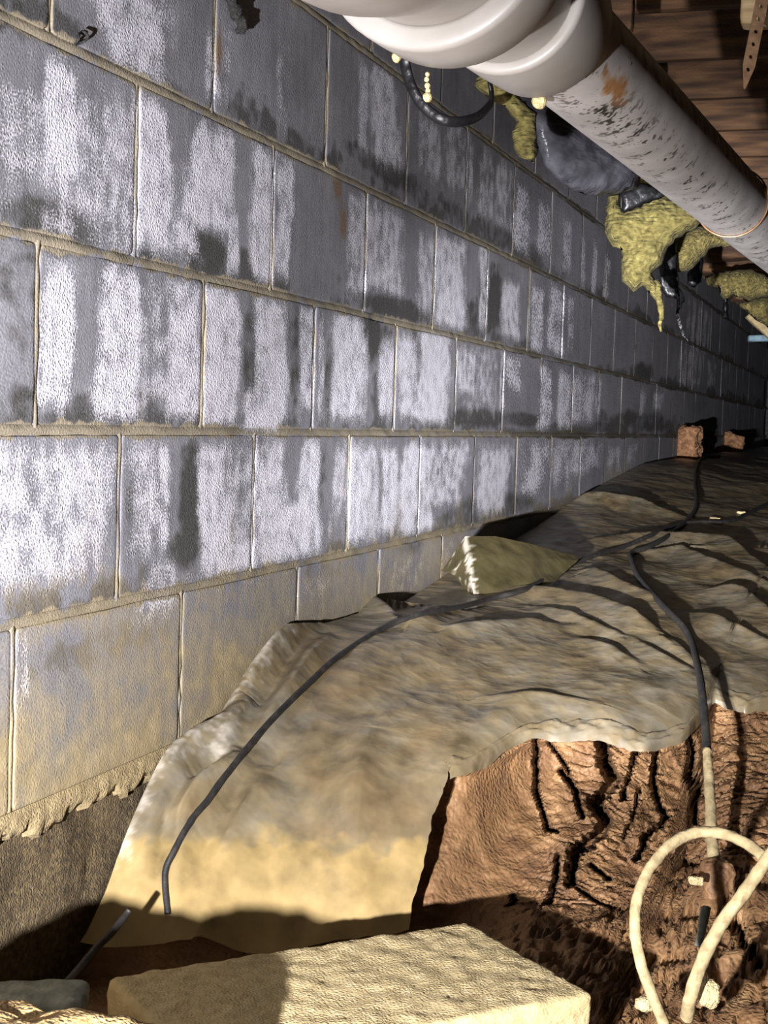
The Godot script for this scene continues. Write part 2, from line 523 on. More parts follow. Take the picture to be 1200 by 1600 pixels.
# White salt bloom, measured on the photograph: x and y of the streak's head, x and y of its foot, its width at the head and at the foot (pixels), its strength.
const BLOOM := [
	[190, -40, 225, 135, 130, 82, .75], [330, 40, 332, 160, 10, 28, .75], [356, 60, 352, 170, 10, 8, .4], [440, 70, 440, 212, 12, 14, .35],
	[568, 92, 568, 244, 12, 14, .65], [600, 100, 606, 265, 34, 44, .8], [669, 176, 672, 278, 30, 36, .65], [713, 186, 716, 302, 30, 32, .65], [738, 218, 735, 315, 6, 6, .75],
	[758, 232, 762, 338, 22, 24, .55], [790, 256, 788, 362, 26, 26, .6], [818, 286, 815, 394, 20, 22, .8], [850, 306, 850, 402, 18, 20, .6], [887, 345, 885, 428, 12, 12, .55],
	[912, 372, 912, 462, 6, 6, .5], [931, 380, 928, 464, 6, 7, .65], [950, 398, 947, 472, 9, 9, .6],
	[100, 95, 92, 288, 46, 56, .95], [75, 140, 70, 300, 150, 130, .5], [150, 140, 150, 395, 130, 130, .55], [195, 260, 195, 400, 40, 46, .6], [20, 150, 15, 330, 60, 50, .4],
	[240, 150, 238, 400, 52, 56, .9], [337, 190, 322, 365, 60, 74, .92], [285, 330, 290, 412, 30, 60, .8], [365, 330, 362, 438, 14, 20, .8], [411, 224, 411, 446, 30, 34, .98], [447, 244, 440, 436, 26, 24, .8],
	[560, 300, 558, 466, 26, 32, .75], [603, 318, 598, 464, 52, 58, .8], [668, 368, 662, 494, 24, 24, .65], [707, 368, 700, 514, 40, 48, .98], [757, 378, 755, 516, 14, 14, .85],
	[800, 438, 798, 532, 24, 28, .9], [842, 448, 838, 552, 16, 20, .85], [872, 444, 868, 556, 22, 24, .85], [893, 460, 890, 552, 9, 9, .65],
	[100, 415, 85, 640, 42, 50, .97], [75, 430, 70, 600, 16, 16, .6], [190, 410, 185, 664, 60, 64, .95], [245, 436, 245, 640, 52, 54, .48], [290, 436, 285, 660, 44, 50, .9], [350, 448, 345, 670, 48, 52, .97],
	[424, 462, 420, 668, 44, 50, .97], [410, 600, 408, 690, 40, 64, .95], [480, 474, 478, 652, 22, 22, .8], [503, 488, 500, 652, 8, 8, .65], [547, 488, 545, 660, 48, 52, .98], [604, 530, 604, 654, 22, 24, .85],
	[639, 524, 638, 662, 28, 30, .85], [680, 512, 675, 664, 46, 46, .98], [662, 540, 662, 655, 12, 14, .6], [732, 542, 728, 620, 28, 26, .85], [760, 545, 748, 650, 50, 50, .46], [786, 540, 784, 644, 7, 7, .75],
	[804, 552, 801, 614, 24, 20, .7], [855, 568, 850, 674, 18, 20, .9], [884, 576, 880, 670, 18, 18, .8], [915, 582, 908, 664, 34, 32, .7], [936, 590, 934, 650, 8, 8, .5], [1005, 612, 1003, 652, 10, 9, .65], [1030, 610, 1026, 642, 14, 12, .75],
	[85, 692, 62, 915, 216, 196, 0.66], [235, 690, 235, 872, 56, 64, .74], [256, 690, 254, 800, 14, 20, .8], [257, 862, 240, 968, 44, 56, .6], [332, 688, 337, 898, 42, 46, .92], [375, 688, 375, 892, 56, 50, .64],
	[424, 684, 420, 882, 44, 50, .92], [458, 775, 456, 880, 44, 56, .9], [487, 684, 480, 866, 28, 34, .92], [420, 826, 420, 892, 170, 176, .9], [345, 880, 395, 908, 60, 50, .6], [535, 690, 526, 806, 18, 16, .7],
	[560, 695, 558, 852, 30, 34, .92], [574, 690, 568, 856, 40, 42, .75], [610, 695, 605, 838, 24, 28, .9], [655, 690, 648, 838, 48, 54, .93], [705, 690, 693, 795, 54, 50, .82], [628, 720, 626, 830, 10, 10, .6],
	[775, 694, 768, 804, 50, 44, .82], [838, 690, 833, 775, 40, 34, .65], [880, 690, 876, 764, 26, 24, .6], [918, 690, 913, 742, 46, 40, .65], [963, 694, 960, 732, 16, 16, .55], [990, 694, 988, 724, 14, 12, .55],
	[700, 850, 696, 880, 16, 14, .45], [490, 905, 480, 940, 40, 44, .35], [30, 985, 36, 1110, 20, 20, .42], [640, 870, 630, 930, 44, 40, .3],
	[1078, 468, 1072, 545, 4, 4, .6], [1086, 472, 1081, 548, 5, 5, .7], [1095, 478, 1089, 552, 5, 5, .7], [1103, 484, 1098, 554, 5, 5, .65], [1109, 490, 1105, 556, 3, 3, .6], [1064, 540, 1061, 602, 5, 5, .6], [1071, 544, 1068, 604, 6, 6, .75],
	[1080, 546, 1076, 606, 6, 6, .8], [1088, 550, 1084, 604, 4, 4, .65], [1096, 552, 1091, 606, 4, 4, .55], [1110, 562, 1108, 604, 7, 6, .65], [1118, 566, 1116, 604, 3, 3, .5], [1132, 570, 1130, 600, 8, 8, .3], [1050, 470, 1048, 484, 5, 4, .3]]
# Dark damp and mould: centre, half-widths (pixels), strength.
const DAMP := [
	[85, 352, 66, 42, .8], [322, 402, 32, 38, .95], [234, 404, 20, 15, .7], [50, 460, 46, 90, .3], [25, 250, 40, 120, .25], [300, 780, 18, 92, .85], [288, 860, 26, 30, .7], [580, 525, 18, 42, .75], [620, 484, 50, 20, .8],
	[770, 470, 18, 50, .75], [742, 490, 20, 22, .6], [795, 480, 14, 46, .6], [120, 655, 70, 16, .6], [300, 640, 20, 30, .55], [352, 655, 60, 12, .35], [230, 655, 60, 12, .3], [370, 470, 16, 30, .3], [390, 560, 14, 90, .45], [600, 530, 14, 30, .4],
	[655, 650, 30, 14, .5], [750, 652, 44, 16, .75], [815, 655, 30, 12, .7], [880, 668, 30, 8, .5], [1005, 582, 14, 14, .8], [735, 800, 30, 26, .5], [795, 790, 40, 20, .6], [690, 820, 30, 22, .4], [215, 800, 22, 90, .35], [240, 905, 40, 30, .4],
	[205, 90, 40, 24, .35], [20, 20, 60, 30, .55], [615, 275, 50, 18, .6], [700, 330, 50, 20, .4], [780, 370, 40, 18, .5], [560, 240, 30, 16, .4], [830, 400, 24, 20, .5], [510, 880, 60, 30, .25], [160, 1010, 120, 30, .35], [640, 850, 24, 16, .4],
	[515, 600, 9, 60, .5], [590, 620, 9, 40, .5], [460, 560, 9, 90, .45], [500, 740, 9, 60, .4], [650, 540, 10, 30, .5], [40, 640, 30, 34, .5], [1010, 660, 60, 16, .5], [945, 668, 50, 10, .5]]
const RUST := [[527, 285, 6, 30, .9], [536, 350, 6, 22, .6], [342, 80, 4, 44, .7], [531, 325, 5, 20, .5]]

func lay(field: PackedFloat32Array, w: int, h: int, s0: float, s1: float, top: Vector3, foot: Vector3, k: float) -> void:
	# one streak: TOP and FOOT are (s, y, half-width)
	var j0 := maxi(0, int((HIGH - top.y - 0.02) / (HIGH - LOW) * h))
	var j1 := mini(h - 1, int((HIGH - foot.y + 0.02) / (HIGH - LOW) * h))
	for j in range(j0, j1 + 1):
		var y := HIGH - (j + 0.5) / h * (HIGH - LOW)
		var t := clampf((top.y - y) / maxf(top.y - foot.y, 0.001), 0.0, 1.0)
		var hw := lerpf(top.z, foot.z, t)
		var c := lerpf(top.x, foot.x, t) + sin(y * 37.0 + top.x * 90.0) * hw * 0.12
		var end := clampf(minf((top.y + 0.012 - y), (y - foot.y + 0.012)) / 0.03, 0.0, 1.0)
		var i0 := maxi(0, int((c - hw * 1.4 - s0) / (s1 - s0) * w))
		var i1 := mini(w - 1, int((c + hw * 1.4 - s0) / (s1 - s0) * w))
		for i in range(i0, i1 + 1):
			var d := absf(s0 + (i + 0.5) / w * (s1 - s0) - c) / hw
			var v := k * end * clampf((1.4 - d) / 0.6, 0.0, 1.0)
			var at_i := j * w + i
			if v > field[at_i]:
				field[at_i] = v

func spot(field: PackedFloat32Array, w: int, h: int, s0: float, s1: float, a: Array) -> void:
	var c := wall_at(a[0], a[1])
	var hx := absf(wall_at(a[0] + a[2], a[1]).x - wall_at(a[0] - a[2], a[1]).x) * 0.5
	var hy := absf(wall_at(a[0], a[1] + a[3]).y - wall_at(a[0], a[1] - a[3]).y) * 0.5
	var i0 := maxi(0, int((c.x - hx * 1.5 - s0) / (s1 - s0) * w))
	var i1 := mini(w - 1, int((c.x + hx * 1.5 - s0) / (s1 - s0) * w))
	var j0 := maxi(0, int((HIGH - c.y - hy * 1.5) / (HIGH - LOW) * h))
	var j1 := mini(h - 1, int((HIGH - c.y + hy * 1.5) / (HIGH - LOW) * h))
	for j in range(j0, j1 + 1):
		var dy := (HIGH - (j + 0.5) / h * (HIGH - LOW) - c.y) / hy
		for i in range(i0, i1 + 1):
			var dx := (s0 + (i + 0.5) / w * (s1 - s0) - c.x) / hx
			var v: float = a[4] * clampf((1.5 - sqrt(dx * dx + dy * dy)) / 0.9, 0.0, 1.0)
			if v > field[j * w + i]:
				field[j * w + i] = v

func bytes_of(freq: float, octaves: int, seed_at: int, w: int, h: int, sx := 1, sy := 1) -> PackedByteArray:
	var f := FastNoiseLite.new()
	f.noise_type = FastNoiseLite.TYPE_SIMPLEX_SMOOTH
	f.frequency = freq
	f.fractal_octaves = octaves
	f.seed = seed_at
	var im := f.get_image(w / sx, h / sy)
	if sx != 1 or sy != 1:
		im.resize(w, h, Image.INTERPOLATE_CUBIC)
	im.convert(Image.FORMAT_L8)
	return im.get_data()

func wall_textures() -> void:
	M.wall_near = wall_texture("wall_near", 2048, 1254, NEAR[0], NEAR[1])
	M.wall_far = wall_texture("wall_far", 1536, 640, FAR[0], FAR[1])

func wall_texture(called: String, w: int, h: int, s0: float, s1: float) -> StandardMaterial3D:
	var bloom := PackedFloat32Array()
	bloom.resize(w * h)
	var damp := bloom.duplicate()
	var rust := bloom.duplicate()
	for b in BLOOM:
		var p := wall_at(b[0], b[1])
		var q := wall_at(b[2], b[3])
		var hp := absf(wall_at(b[0] + b[4] * 0.5, b[1]).x - wall_at(b[0] - b[4] * 0.5, b[1]).x) * 0.5
		var hq := absf(wall_at(b[2] + b[5] * 0.5, b[3]).x - wall_at(b[2] - b[5] * 0.5, b[3]).x) * 0.5
		lay(bloom, w, h, s0, s1, Vector3(p.x, p.y, hp), Vector3(q.x, q.y, hq), b[6])
	for a in DAMP:
		spot(damp, w, h, s0, s1, a)
	for a in RUST:
		spot(rust, w, h, s0, s1, a)
	var fine := bytes_of(0.38, 2, 41, w, h)
	var mid := bytes_of(0.03, 4, 42, w, h)
	var wide := bytes_of(0.006, 4, 43, w, h)
	var streak := bytes_of(0.05, 3, 44, w, h, 1, 16)
	var col := PackedByteArray()
	col.resize(w * h * 3)
	var hgt := PackedByteArray()
	hgt.resize(w * h)
	# which columns of each course lie on a head joint
	var heads := []
	for row in COURSES.size():
		var on := PackedFloat32Array()
		on.resize(w)
		for s in joints_of(row):
			for i in range(maxi(0, int((s - 0.02 - s0) / (s1 - s0) * w)), mini(w, int((s + 0.02 - s0) / (s1 - s0) * w))):
				on[i] = 1.0 - absf(s0 + (i + 0.5) / w * (s1 - s0) - s) / 0.02
		heads.append(on)
	for j in h:
		var y := HIGH - (j + 0.5) / h * (HIGH - LOW)
		var row := -1
		var bed := 9.0
		for k in COURSES.size():
			if y >= COURSES[k][0] and y < COURSES[k][1]:
				row = k
			bed = minf(bed, absf(y - COURSES[k][0]))
		var on: PackedFloat32Array = heads[maxi(row, 0)]
		var foot: float = (y - COURSES[maxi(row, 0)][0]) / 0.06
		var fringe := clampf(1.0 - foot, 0.0, 1.0) if row >= 1 and row <= 4 else 0.0
		for i in w:
			var p := j * w + i
			var f := fine[p] / 255.0
			var m := mid[p] / 255.0
			var g := wide[p] / 255.0
			var t := streak[p] / 255.0
			# bare block
			var base := 0.545 + (f - 0.5) * 0.17 + (g - 0.5) * 0.12 + (m - 0.5) * 0.06 + (t - 0.5) * 0.06
			var r := base
			var gr := base * 0.995
			var bl := base * 1.03
			# damp and mould
			var dk := clampf((damp[p] * 1.25 + (m - 0.5) * 0.9 - 0.22) * 1.9, 0.0, 1.0)
			if fringe > 0.0:
				dk = maxf(dk, clampf((fringe * 1.3 + (m - 0.5) * 1.2 + (g - 0.55) * 2.2 - 0.55) * 1.6, 0.0, 0.85))
			dk *= 0.75 + (f - 0.5) * 0.9
			r = lerpf(r, 0.235, dk)
			gr = lerpf(gr, 0.23, dk)
			bl = lerpf(bl, 0.215, dk)
			if y < 0.24:
				var warm := clampf((0.24 - y) * 6.0 + (m - 0.5) * 0.8, 0.0, 1.0)   # a thin film of clay
				r = lerpf(r, 0.575 + (f - 0.5) * 0.16, warm * 0.6)
				gr = lerpf(gr, 0.535 + (f - 0.5) * 0.16, warm * 0.6)
				bl = lerpf(bl, 0.445 + (f - 0.5) * 0.16, warm * 0.6)
			# salt bloom
			var e := bloom[p]
			if e > 0.0:
				e = clampf((e * 1.45 + (f - 0.5) * 2.1 + (m - 0.5) * 1.35 + (g - 0.5) * 0.7 + (t - 0.5) * 0.45 - 0.54) * 2.0, 0.0, 1.0) * minf(1.0, 0.46 + e * 0.62)
				r = lerpf(r, 0.885 + (f - 0.5) * 0.22 + (m - 0.5) * 0.10, e)
				gr = lerpf(gr, 0.88 + (f - 0.5) * 0.22 + (m - 0.5) * 0.10, e)
				bl = lerpf(bl, 0.915 + (f - 0.5) * 0.22 + (m - 0.5) * 0.10, e)
			# rust runs
			var ru := rust[p]
			if ru > 0.0:
				ru = clampf((ru + (m - 0.5) * 0.9 - 0.2) * 1.2, 0.0, 0.6)
				r = lerpf(r, 0.50, ru)
				gr = lerpf(gr, 0.37, ru)
				bl = lerpf(bl, 0.24, ru)
			# mortar, and mortar smeared over the arrises
			var joint := clampf((0.0085 + (m - 0.5) * 0.012 + (g - 0.5) * 0.010 - bed) / 0.002, 0.0, 1.0)
			if on[i] > 0.0 and row >= 0:
				joint = maxf(joint, clampf((on[i] - 0.72 + (m - 0.5) * 0.35 + (g - 0.5) * 0.35) * 8.0, 0.0, 1.0))
			var mo := joint * (1.0 - 0.85 * e * clampf(bloom[p] * 1.6 - 0.75, 0.0, 1.0))
			if mo > 0.0:
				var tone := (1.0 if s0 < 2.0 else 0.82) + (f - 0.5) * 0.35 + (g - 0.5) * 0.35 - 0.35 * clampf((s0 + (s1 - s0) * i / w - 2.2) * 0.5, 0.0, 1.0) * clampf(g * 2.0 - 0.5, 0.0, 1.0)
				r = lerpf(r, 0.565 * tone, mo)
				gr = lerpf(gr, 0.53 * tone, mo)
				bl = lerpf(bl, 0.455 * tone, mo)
			# clay slurry dried on the lowest course and the foot of the next
			var slurry := clampf(((0.172 - y) * 7.5 + (g - 0.5) * 1.5 + (m - 0.5) * 0.9 + (t - 0.5) * 0.5) * 0.9, 0.0, 1.0) * clampf(0.80 + (f - 0.5) * 0.5, 0.0, 0.95)
			slurry = maxf(slurry, clampf((0.275 - y) * 4.0 + (g - 0.5) * 1.6 + (m - 0.5) * 0.8 - 0.1, 0.0, 0.28) * (1.0 - e * 0.9))
			if slurry > 0.0:
				r = lerpf(r, 0.640 + (m - 0.5) * 0.2, slurry)
				gr = lerpf(gr, 0.565 + (m - 0.5) * 0.2, slurry)
				bl = lerpf(bl, 0.405 + (m - 0.5) * 0.2, slurry)
			var o := p * 3
			col[o] = int(clampf(r, 0.0, 1.0) * 255.0)
			col[o + 1] = int(clampf(gr, 0.0, 1.0) * 255.0)
			col[o + 2] = int(clampf(bl, 0.0, 1.0) * 255.0)
			hgt[p] = int(clampf(0.40 + (f - 0.5) * (0.40 + e * 0.60) + e * 0.05 + (m - 0.5) * (0.06 + e * 0.16), 0.0, 1.0) * 255.0)
	var mt := StandardMaterial3D.new()
	mt.resource_name = called
	mt.albedo_texture = ImageTexture.create_from_image(Image.create_from_data(w, h, false, Image.FORMAT_RGB8, col))
	mt.heightmap_enabled = true
	mt.heightmap_texture = ImageTexture.create_from_image(Image.create_from_data(w, h, false, Image.FORMAT_L8, hgt))
	mt.heightmap_scale = 0.22
	mt.roughness = 0.88
	mt.metallic_specular = 0.4
	mt.texture_repeat = false
	return mt

func wall_uv(s: float, y: float, near: bool) -> Vector2:
	var a: Array = NEAR if near else FAR
	if s < NEAR[0]:
		s = 2.0 * NEAR[0] - s       # nothing of it shows: the stretch beside the camera repeats the next
	return Vector2((s - a[0]) / (a[1] - a[0]), (HIGH - y) / (HIGH - LOW))

func block_mesh(s0: float, s1: float, y0: float, y1: float, near: bool) -> ArrayMesh:
	var ring: Array[Vector2] = []
	var soft := rng.randf_range(0.004, 0.009)
	for corner in [[s1, y1, 0.0], [s0, y1, 0.25], [s0, y0, 0.5], [s1, y0, 0.75]]:
		var c := Vector2(corner[0], corner[1])
		var inward := Vector2(-1.0 if corner[0] == s1 else 1.0, -1.0 if corner[1] == y1 else 1.0)
		for k in 3:
			var w: float = TAU * (corner[2] + 0.125 * k)
			ring.append(c + inward * soft + Vector2(cos(w), sin(w)) * soft)
	var full: Array[Vector2] = []
	for i in ring.size():
		full.append(ring[i])
		if i % 3 == 2:
			for k in range(1, 4):
				full.append(ring[i].lerp(ring[(i + 1) % ring.size()], k / 4.0) + Vector2(rng.randf_range(-0.0012, 0.0012), rng.randf_range(-0.0012, 0.0012)))
	var mid := Vector2((s0 + s1) * 0.5, (y0 + y1) * 0.5)
	var lift := rng.randf_range(-0.0007, 0.0007)
	var lean := Vector2(rng.randf_range(-0.003, 0.003), rng.randf_range(-0.004, 0.004))
	var v := PackedVector3Array()
	var uv := PackedVector2Array()
	var idx := PackedInt32Array()
	var half := Vector2((s1 - s0) * 0.5, (y1 - y0) * 0.5)
	for lvl in [[-0.055, 0.0], [-0.0013, 0.0], [-0.0003, 0.0013], [0.0, 0.005], [0.0, 0.010]]:
		for p in full:
			var q: Vector2 = mid + (p - mid) * (Vector2.ONE - Vector2(lvl[1] / half.x, lvl[1] / half.y))
			v.append(Vector3(lvl[0] + lift + lean.x * (q.x - mid.x) + lean.y * (q.y - mid.y), q.y, -q.x))
			uv.append(wall_uv(q.x, q.y, near))
	v.append(Vector3(lift, mid.y, -mid.x))
	uv.append(wall_uv(mid.x, mid.y, near))
	var n := full.size()
	for lvl in 4:
		for k in n:
			var a := lvl * n + k
			var b := lvl * n + (k + 1) % n
			var out := Vector3(0.3, v[a].y - mid.y, v[a].z + mid.x) if lvl == 0 else Vector3.RIGHT
			if lvl == 0:
				out.x = 0.0
			facing(idx, v, a, b, a + n, out)
			facing(idx, v, b, b + n, a + n, out)
	for k in n:
		facing(idx, v, 4 * n + k, 4 * n + (k + 1) % n, v.size() - 1, Vector3.RIGHT)
	return arrays(v, smooth_normals(v, idx), idx, PackedColorArray(), uv)

func mortar_strip(from: Vector2, to: Vector2, half: float, near: bool) -> ArrayMesh:
	# a tooled, uneven ribbon of mortar between blocks
	var len_ := from.distance_to(to)
	var n := maxi(3, int(len_ / (0.018 if near else 0.06)))
	var along := (to - from) / len_
	var across := Vector2(-along.y, along.x)
	var v := PackedVector3Array()
	var uv := PackedVector2Array()
	for i in n + 1:
		var c := from.lerp(to, float(i) / n)
		for k in 5:
			var q := c + across * half * (k - 2) * 0.5
			var x := -0.0010 + 0.0024 * wobble.get_noise_2d(q.x * 34.0, q.y * 34.0) + (0.0006 if k == 2 else 0.0) - (0.0035 if k == 0 or k == 4 else 0.0)
			v.append(Vector3(x, q.y, -q.x))
			uv.append(wall_uv(q.x, q.y, near))
	return grid(v, n + 1, 5, Vector3.RIGHT, PackedColorArray(), uv)

func block_wall() -> void:
	var wall := Node3D.new()
	wall.name = "wall_left"
	add_child(wall)
	wall.set_meta("kind", "structure")
	wall.set_meta("label", "grey concrete block foundation wall streaked with white salt bloom")
	var core := BoxMesh.new()
	core.size = Vector3(0.18, 1.25, 10.8)
	var o := obj("wall_core", core, M.dark_block, wall)
	o.position = Vector3(-0.105, 0.592, -5.85)
	for row in COURSES.size():
		var c: Array = COURSES[row]
		var js := joints_of(row)
		for k in js.size() - 1:
			var s0: float = js[k]
			var s1: float = js[k + 1]
			if s1 < 0.75:
				continue
			var near := (s0 + s1) * 0.5 < SPLIT
			obj("block", block_mesh(s0 + 0.0045, s1 - 0.0045, c[0] + 0.005, c[1] - 0.005, near), M.wall_near if near else M.wall_far, wall)
			near = s1 < SPLIT
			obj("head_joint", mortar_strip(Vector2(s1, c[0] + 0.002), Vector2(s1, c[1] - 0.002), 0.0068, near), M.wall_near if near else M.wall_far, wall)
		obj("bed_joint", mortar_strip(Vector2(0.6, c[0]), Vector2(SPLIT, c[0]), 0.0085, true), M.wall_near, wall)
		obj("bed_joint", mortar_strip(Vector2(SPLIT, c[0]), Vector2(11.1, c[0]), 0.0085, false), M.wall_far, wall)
	# the rough footing under the lowest course
	var v := PackedVector3Array()
	var nc := 260
	var nr := 26
	for r in nr:
		for k in nc:
			var s := 0.5 + 3.4 * k / (nc - 1)
			var y := 0.006 - 0.34 * r / (nr - 1)
			var x := -0.006 + 0.008 * wobble.get_noise_2d(s * 9.0, y * 9.0) + 0.0025 * wobble.get_noise_2d(s * 50.0, y * 50.0)
			v.append(Vector3(x, y, -s))
	obj("footing", grid(v, nr, nc, Vector3.RIGHT), M.footing, wall)
	# mortar squeezed out under the lowest course, hanging down in flaps
	v = PackedVector3Array()
	nc = 150
	for k in nc:
		var s := 0.9 + 1.15 * k / (nc - 1)
		var drop := 0.010 + 0.026 * clampf(wobble.get_noise_1d(s * 16.0) + 0.25, 0.0, 1.0) + 0.012 * wobble.get_noise_1d(s * 60.0)
		drop *= clampf((2.05 - s) * 2.5, 0.25, 1.0)
		for r in 7:
			var t := r / 6.0
			var y := 0.016 - (drop + 0.016) * t
			v.append(Vector3(0.002 + 0.005 * sin(PI * clampf(t * 0.9 + 0.1, 0.0, 1.0)) + 0.006 * t * wobble.get_noise_2d(s * 40.0, y * 40.0) - (0.016 if r == 6 else 0.0), y, -s))
	obj("mortar_lip", grid(v, nc, 7, Vector3.RIGHT), M.mortar_smear, wall)

func slab(called: String, size: Vector3, where: Vector3, m: Material) -> void:
	var b := BoxMesh.new()
	b.size = size
	struct(called, b, m).position = where

func shell() -> void:
	# the rest of the room, mostly out of view
	slab("wall_far", Vector3(4.4, 2.4, 0.2), Vector3(1.9, 0.5, -11.3), M.dark_block)
	slab("wall_right", Vector3(0.2, 2.4, 14.0), Vector3(4.0, 0.5, -4.6), M.dark_block)
	slab("wall_back", Vector3(4.4, 2.4, 0.2), Vector3(1.9, 0.5, 2.2), M.dark_block)
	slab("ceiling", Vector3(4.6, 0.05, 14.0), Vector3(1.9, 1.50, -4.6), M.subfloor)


# ------------------------------------------------------------------ the ground

const TABLE_X := [0.0, 0.12, 0.22, 0.33, 0.48, 0.62, 0.9, 1.5]
const TABLE := [   # (s, height) along lines at those distances from the wall, under the plastic sheet
	[[1.40, -0.17], [1.48, -0.148], [1.56, -0.085], [1.66, -0.025], [1.82, 0.024], [2.02, 0.078], [2.19, 0.110], [2.40, 0.095], [2.6, 0.092], [2.94, 0.129], [3.3, 0.142], [3.76, 0.178], [4.5, 0.245], [5.4, 0.302], [7.3, 0.315], [11.2, 0.33]],
	[[1.46, -0.25], [1.54, -0.155], [1.62, -0.085], [1.70, -0.035], [1.82, 0.012], [2.00, 0.070], [2.19, 0.095], [2.40, 0.098], [2.6, 0.100], [2.94, 0.120], [3.3, 0.140], [3.76, 0.178], [4.5, 0.240], [5.4, 0.295], [7.3, 0.310], [11.2, 0.33]],
	[[1.54, -0.27], [1.605, -0.165], [1.66, -0.090], [1.75, -0.030], [1.92, 0.030], [2.15, 0.065], [2.40, 0.088], [2.6, 0.098], [2.94, 0.118], [3.3, 0.138], [3.76, 0.172], [4.5, 0.225], [5.4, 0.280], [7.3, 0.305], [11.2, 0.33]],
	[[1.60, -0.26], [1.662, -0.170], [1.705, -0.105], [1.755, -0.050], [1.81, -0.012], [1.87, 0.008], [2.10, 0.045], [2.40, 0.075], [2.6, 0.090], [2.94, 0.112], [3.3, 0.132], [3.76, 0.160], [4.5, 0.205], [5.4, 0.260], [7.3, 0.300], [11.2, 0.33]],
	[[1.60, -0.20], [1.72, -0.160], [1.80, -0.090], [1.88, -0.040], [1.98, 0.000], [2.10, 0.030], [2.40, 0.065], [2.6, 0.082], [2.94, 0.105], [3.3, 0.126], [3.76, 0.150], [4.5, 0.190], [5.4, 0.240], [7.3, 0.295], [11.2, 0.33]],
	[[1.60, -0.20], [1.80, -0.160], [1.95, -0.090], [2.08, -0.040], [2.14, -0.010], [2.24, 0.022], [2.45, 0.050], [2.7, 0.078], [2.94, 0.096], [3.3, 0.120], [3.76, 0.140], [4.5, 0.170], [5.4, 0.215], [7.3, 0.285], [11.2, 0.33]],
	[[1.60, -0.20], [1.80, -0.160], [1.95, -0.090], [2.10, -0.040], [2.20, -0.010], [2.30, 0.015], [2.45, 0.045], [2.7, 0.070], [2.94, 0.090], [3.3, 0.112], [3.76, 0.135], [4.5, 0.165], [5.4, 0.210], [7.3, 0.280], [11.2, 0.33]],
	[[1.60, -0.20], [1.80, -0.160], [1.95, -0.090], [2.10, -0.040], [2.20, -0.010], [2.30, 0.015], [2.45, 0.045], [2.7, 0.070], [2.94, 0.090], [3.3, 0.112], [3.76, 0.135], [4.5, 0.165], [5.4, 0.210], [7.3, 0.280], [11.2, 0.33]]]

func along_table(row: Array, s: float) -> float:
	var n := row.size()
	if s <= row[0][0]:
		return row[0][1]
	for i in range(1, n):
		if s < row[i][0]:
			return lerpf(row[i - 1][1], row[i][1], (s - row[i - 1][0]) / (row[i][0] - row[i - 1][0]))
	return row[n - 1][1]

func raw_height(x: float, s: float) -> float:
	var k := 0
	while k < TABLE_X.size() - 2 and x > TABLE_X[k + 1]:
		k += 1
	var t := clampf((x - TABLE_X[k]) / (TABLE_X[k + 1] - TABLE_X[k]), 0.0, 1.0)
	return lerpf(along_table(TABLE[k], s), along_table(TABLE[k + 1], s), t)

func base_height(x: float, s: float) -> float:
	var w := clampf((s - 1.7) * 0.12, 0.012, 0.14)
	return (raw_height(x, s - w) + raw_height(x, s + w) + 2.0 * raw_height(x, s) + raw_height(x - 0.02, s) + raw_height(x + 0.02, s)) / 6.0

func sheet_height(x: float, s: float) -> float:
	var h := base_height(x, s)
	var free := clampf(x * 9.0, 0.15, 1.0)
	h += (0.010 * wobble.get_noise_2d(x * 3.2, s * 2.0) + 0.0016 * wobble.get_noise_2d(x * 14.0 + 7.0, s * 7.0)) * free
	var p := Vector2(x, s)
	for f in folds:
		var box: Rect2 = f.box
		if not box.has_point(p):
			continue
		var line: PackedVector2Array = f.line
		var best := 1e9
		var beyond := 0.0
		var share := 0.0
		for i in line.size() - 1:
			var q := Geometry2D.get_closest_point_to_segment(p, line[i], line[i + 1])
			var d := p.distance_to(q)
			if d < best:
				best = d
				share = (i + line[i].distance_to(q) / maxf(line[i].distance_to(line[i + 1]), 0.001)) / (line.size() - 1)
				beyond = signf((line[i + 1] - line[i]).cross(p - line[i])) * f.turn
		var rise: float = f.high * pow(clampf(sin(PI * clampf(share * 0.92 + 0.04, 0.0, 1.0)), 0.0, 1.0), 0.6)
		best = maxf(0.0, best - 0.004)
		if beyond > 0.0:
			h += rise * maxf(0.0, 1.0 - best / (f.steep as float))
		else:
			h += rise * pow(maxf(0.0, 1.0 - best / (f.gentle as float)), 1.6)
	return h

func hit(px: float, py: float, up := 0.0, base := false) -> Vector3:
	# where the ray through a pixel of the photograph meets the sheet
	var t := 1.45
	var step := 0.02
	while t < 11.0:
		var p := at(px, py, t)
		if p.y < (base_height(p.x, -p.z) if base else sheet_height(p.x, -p.z)) + up:
			if step < 0.002:
				return p
			t -= step
			step *= 0.2
		t += step
	return at(px, py, 6.0)

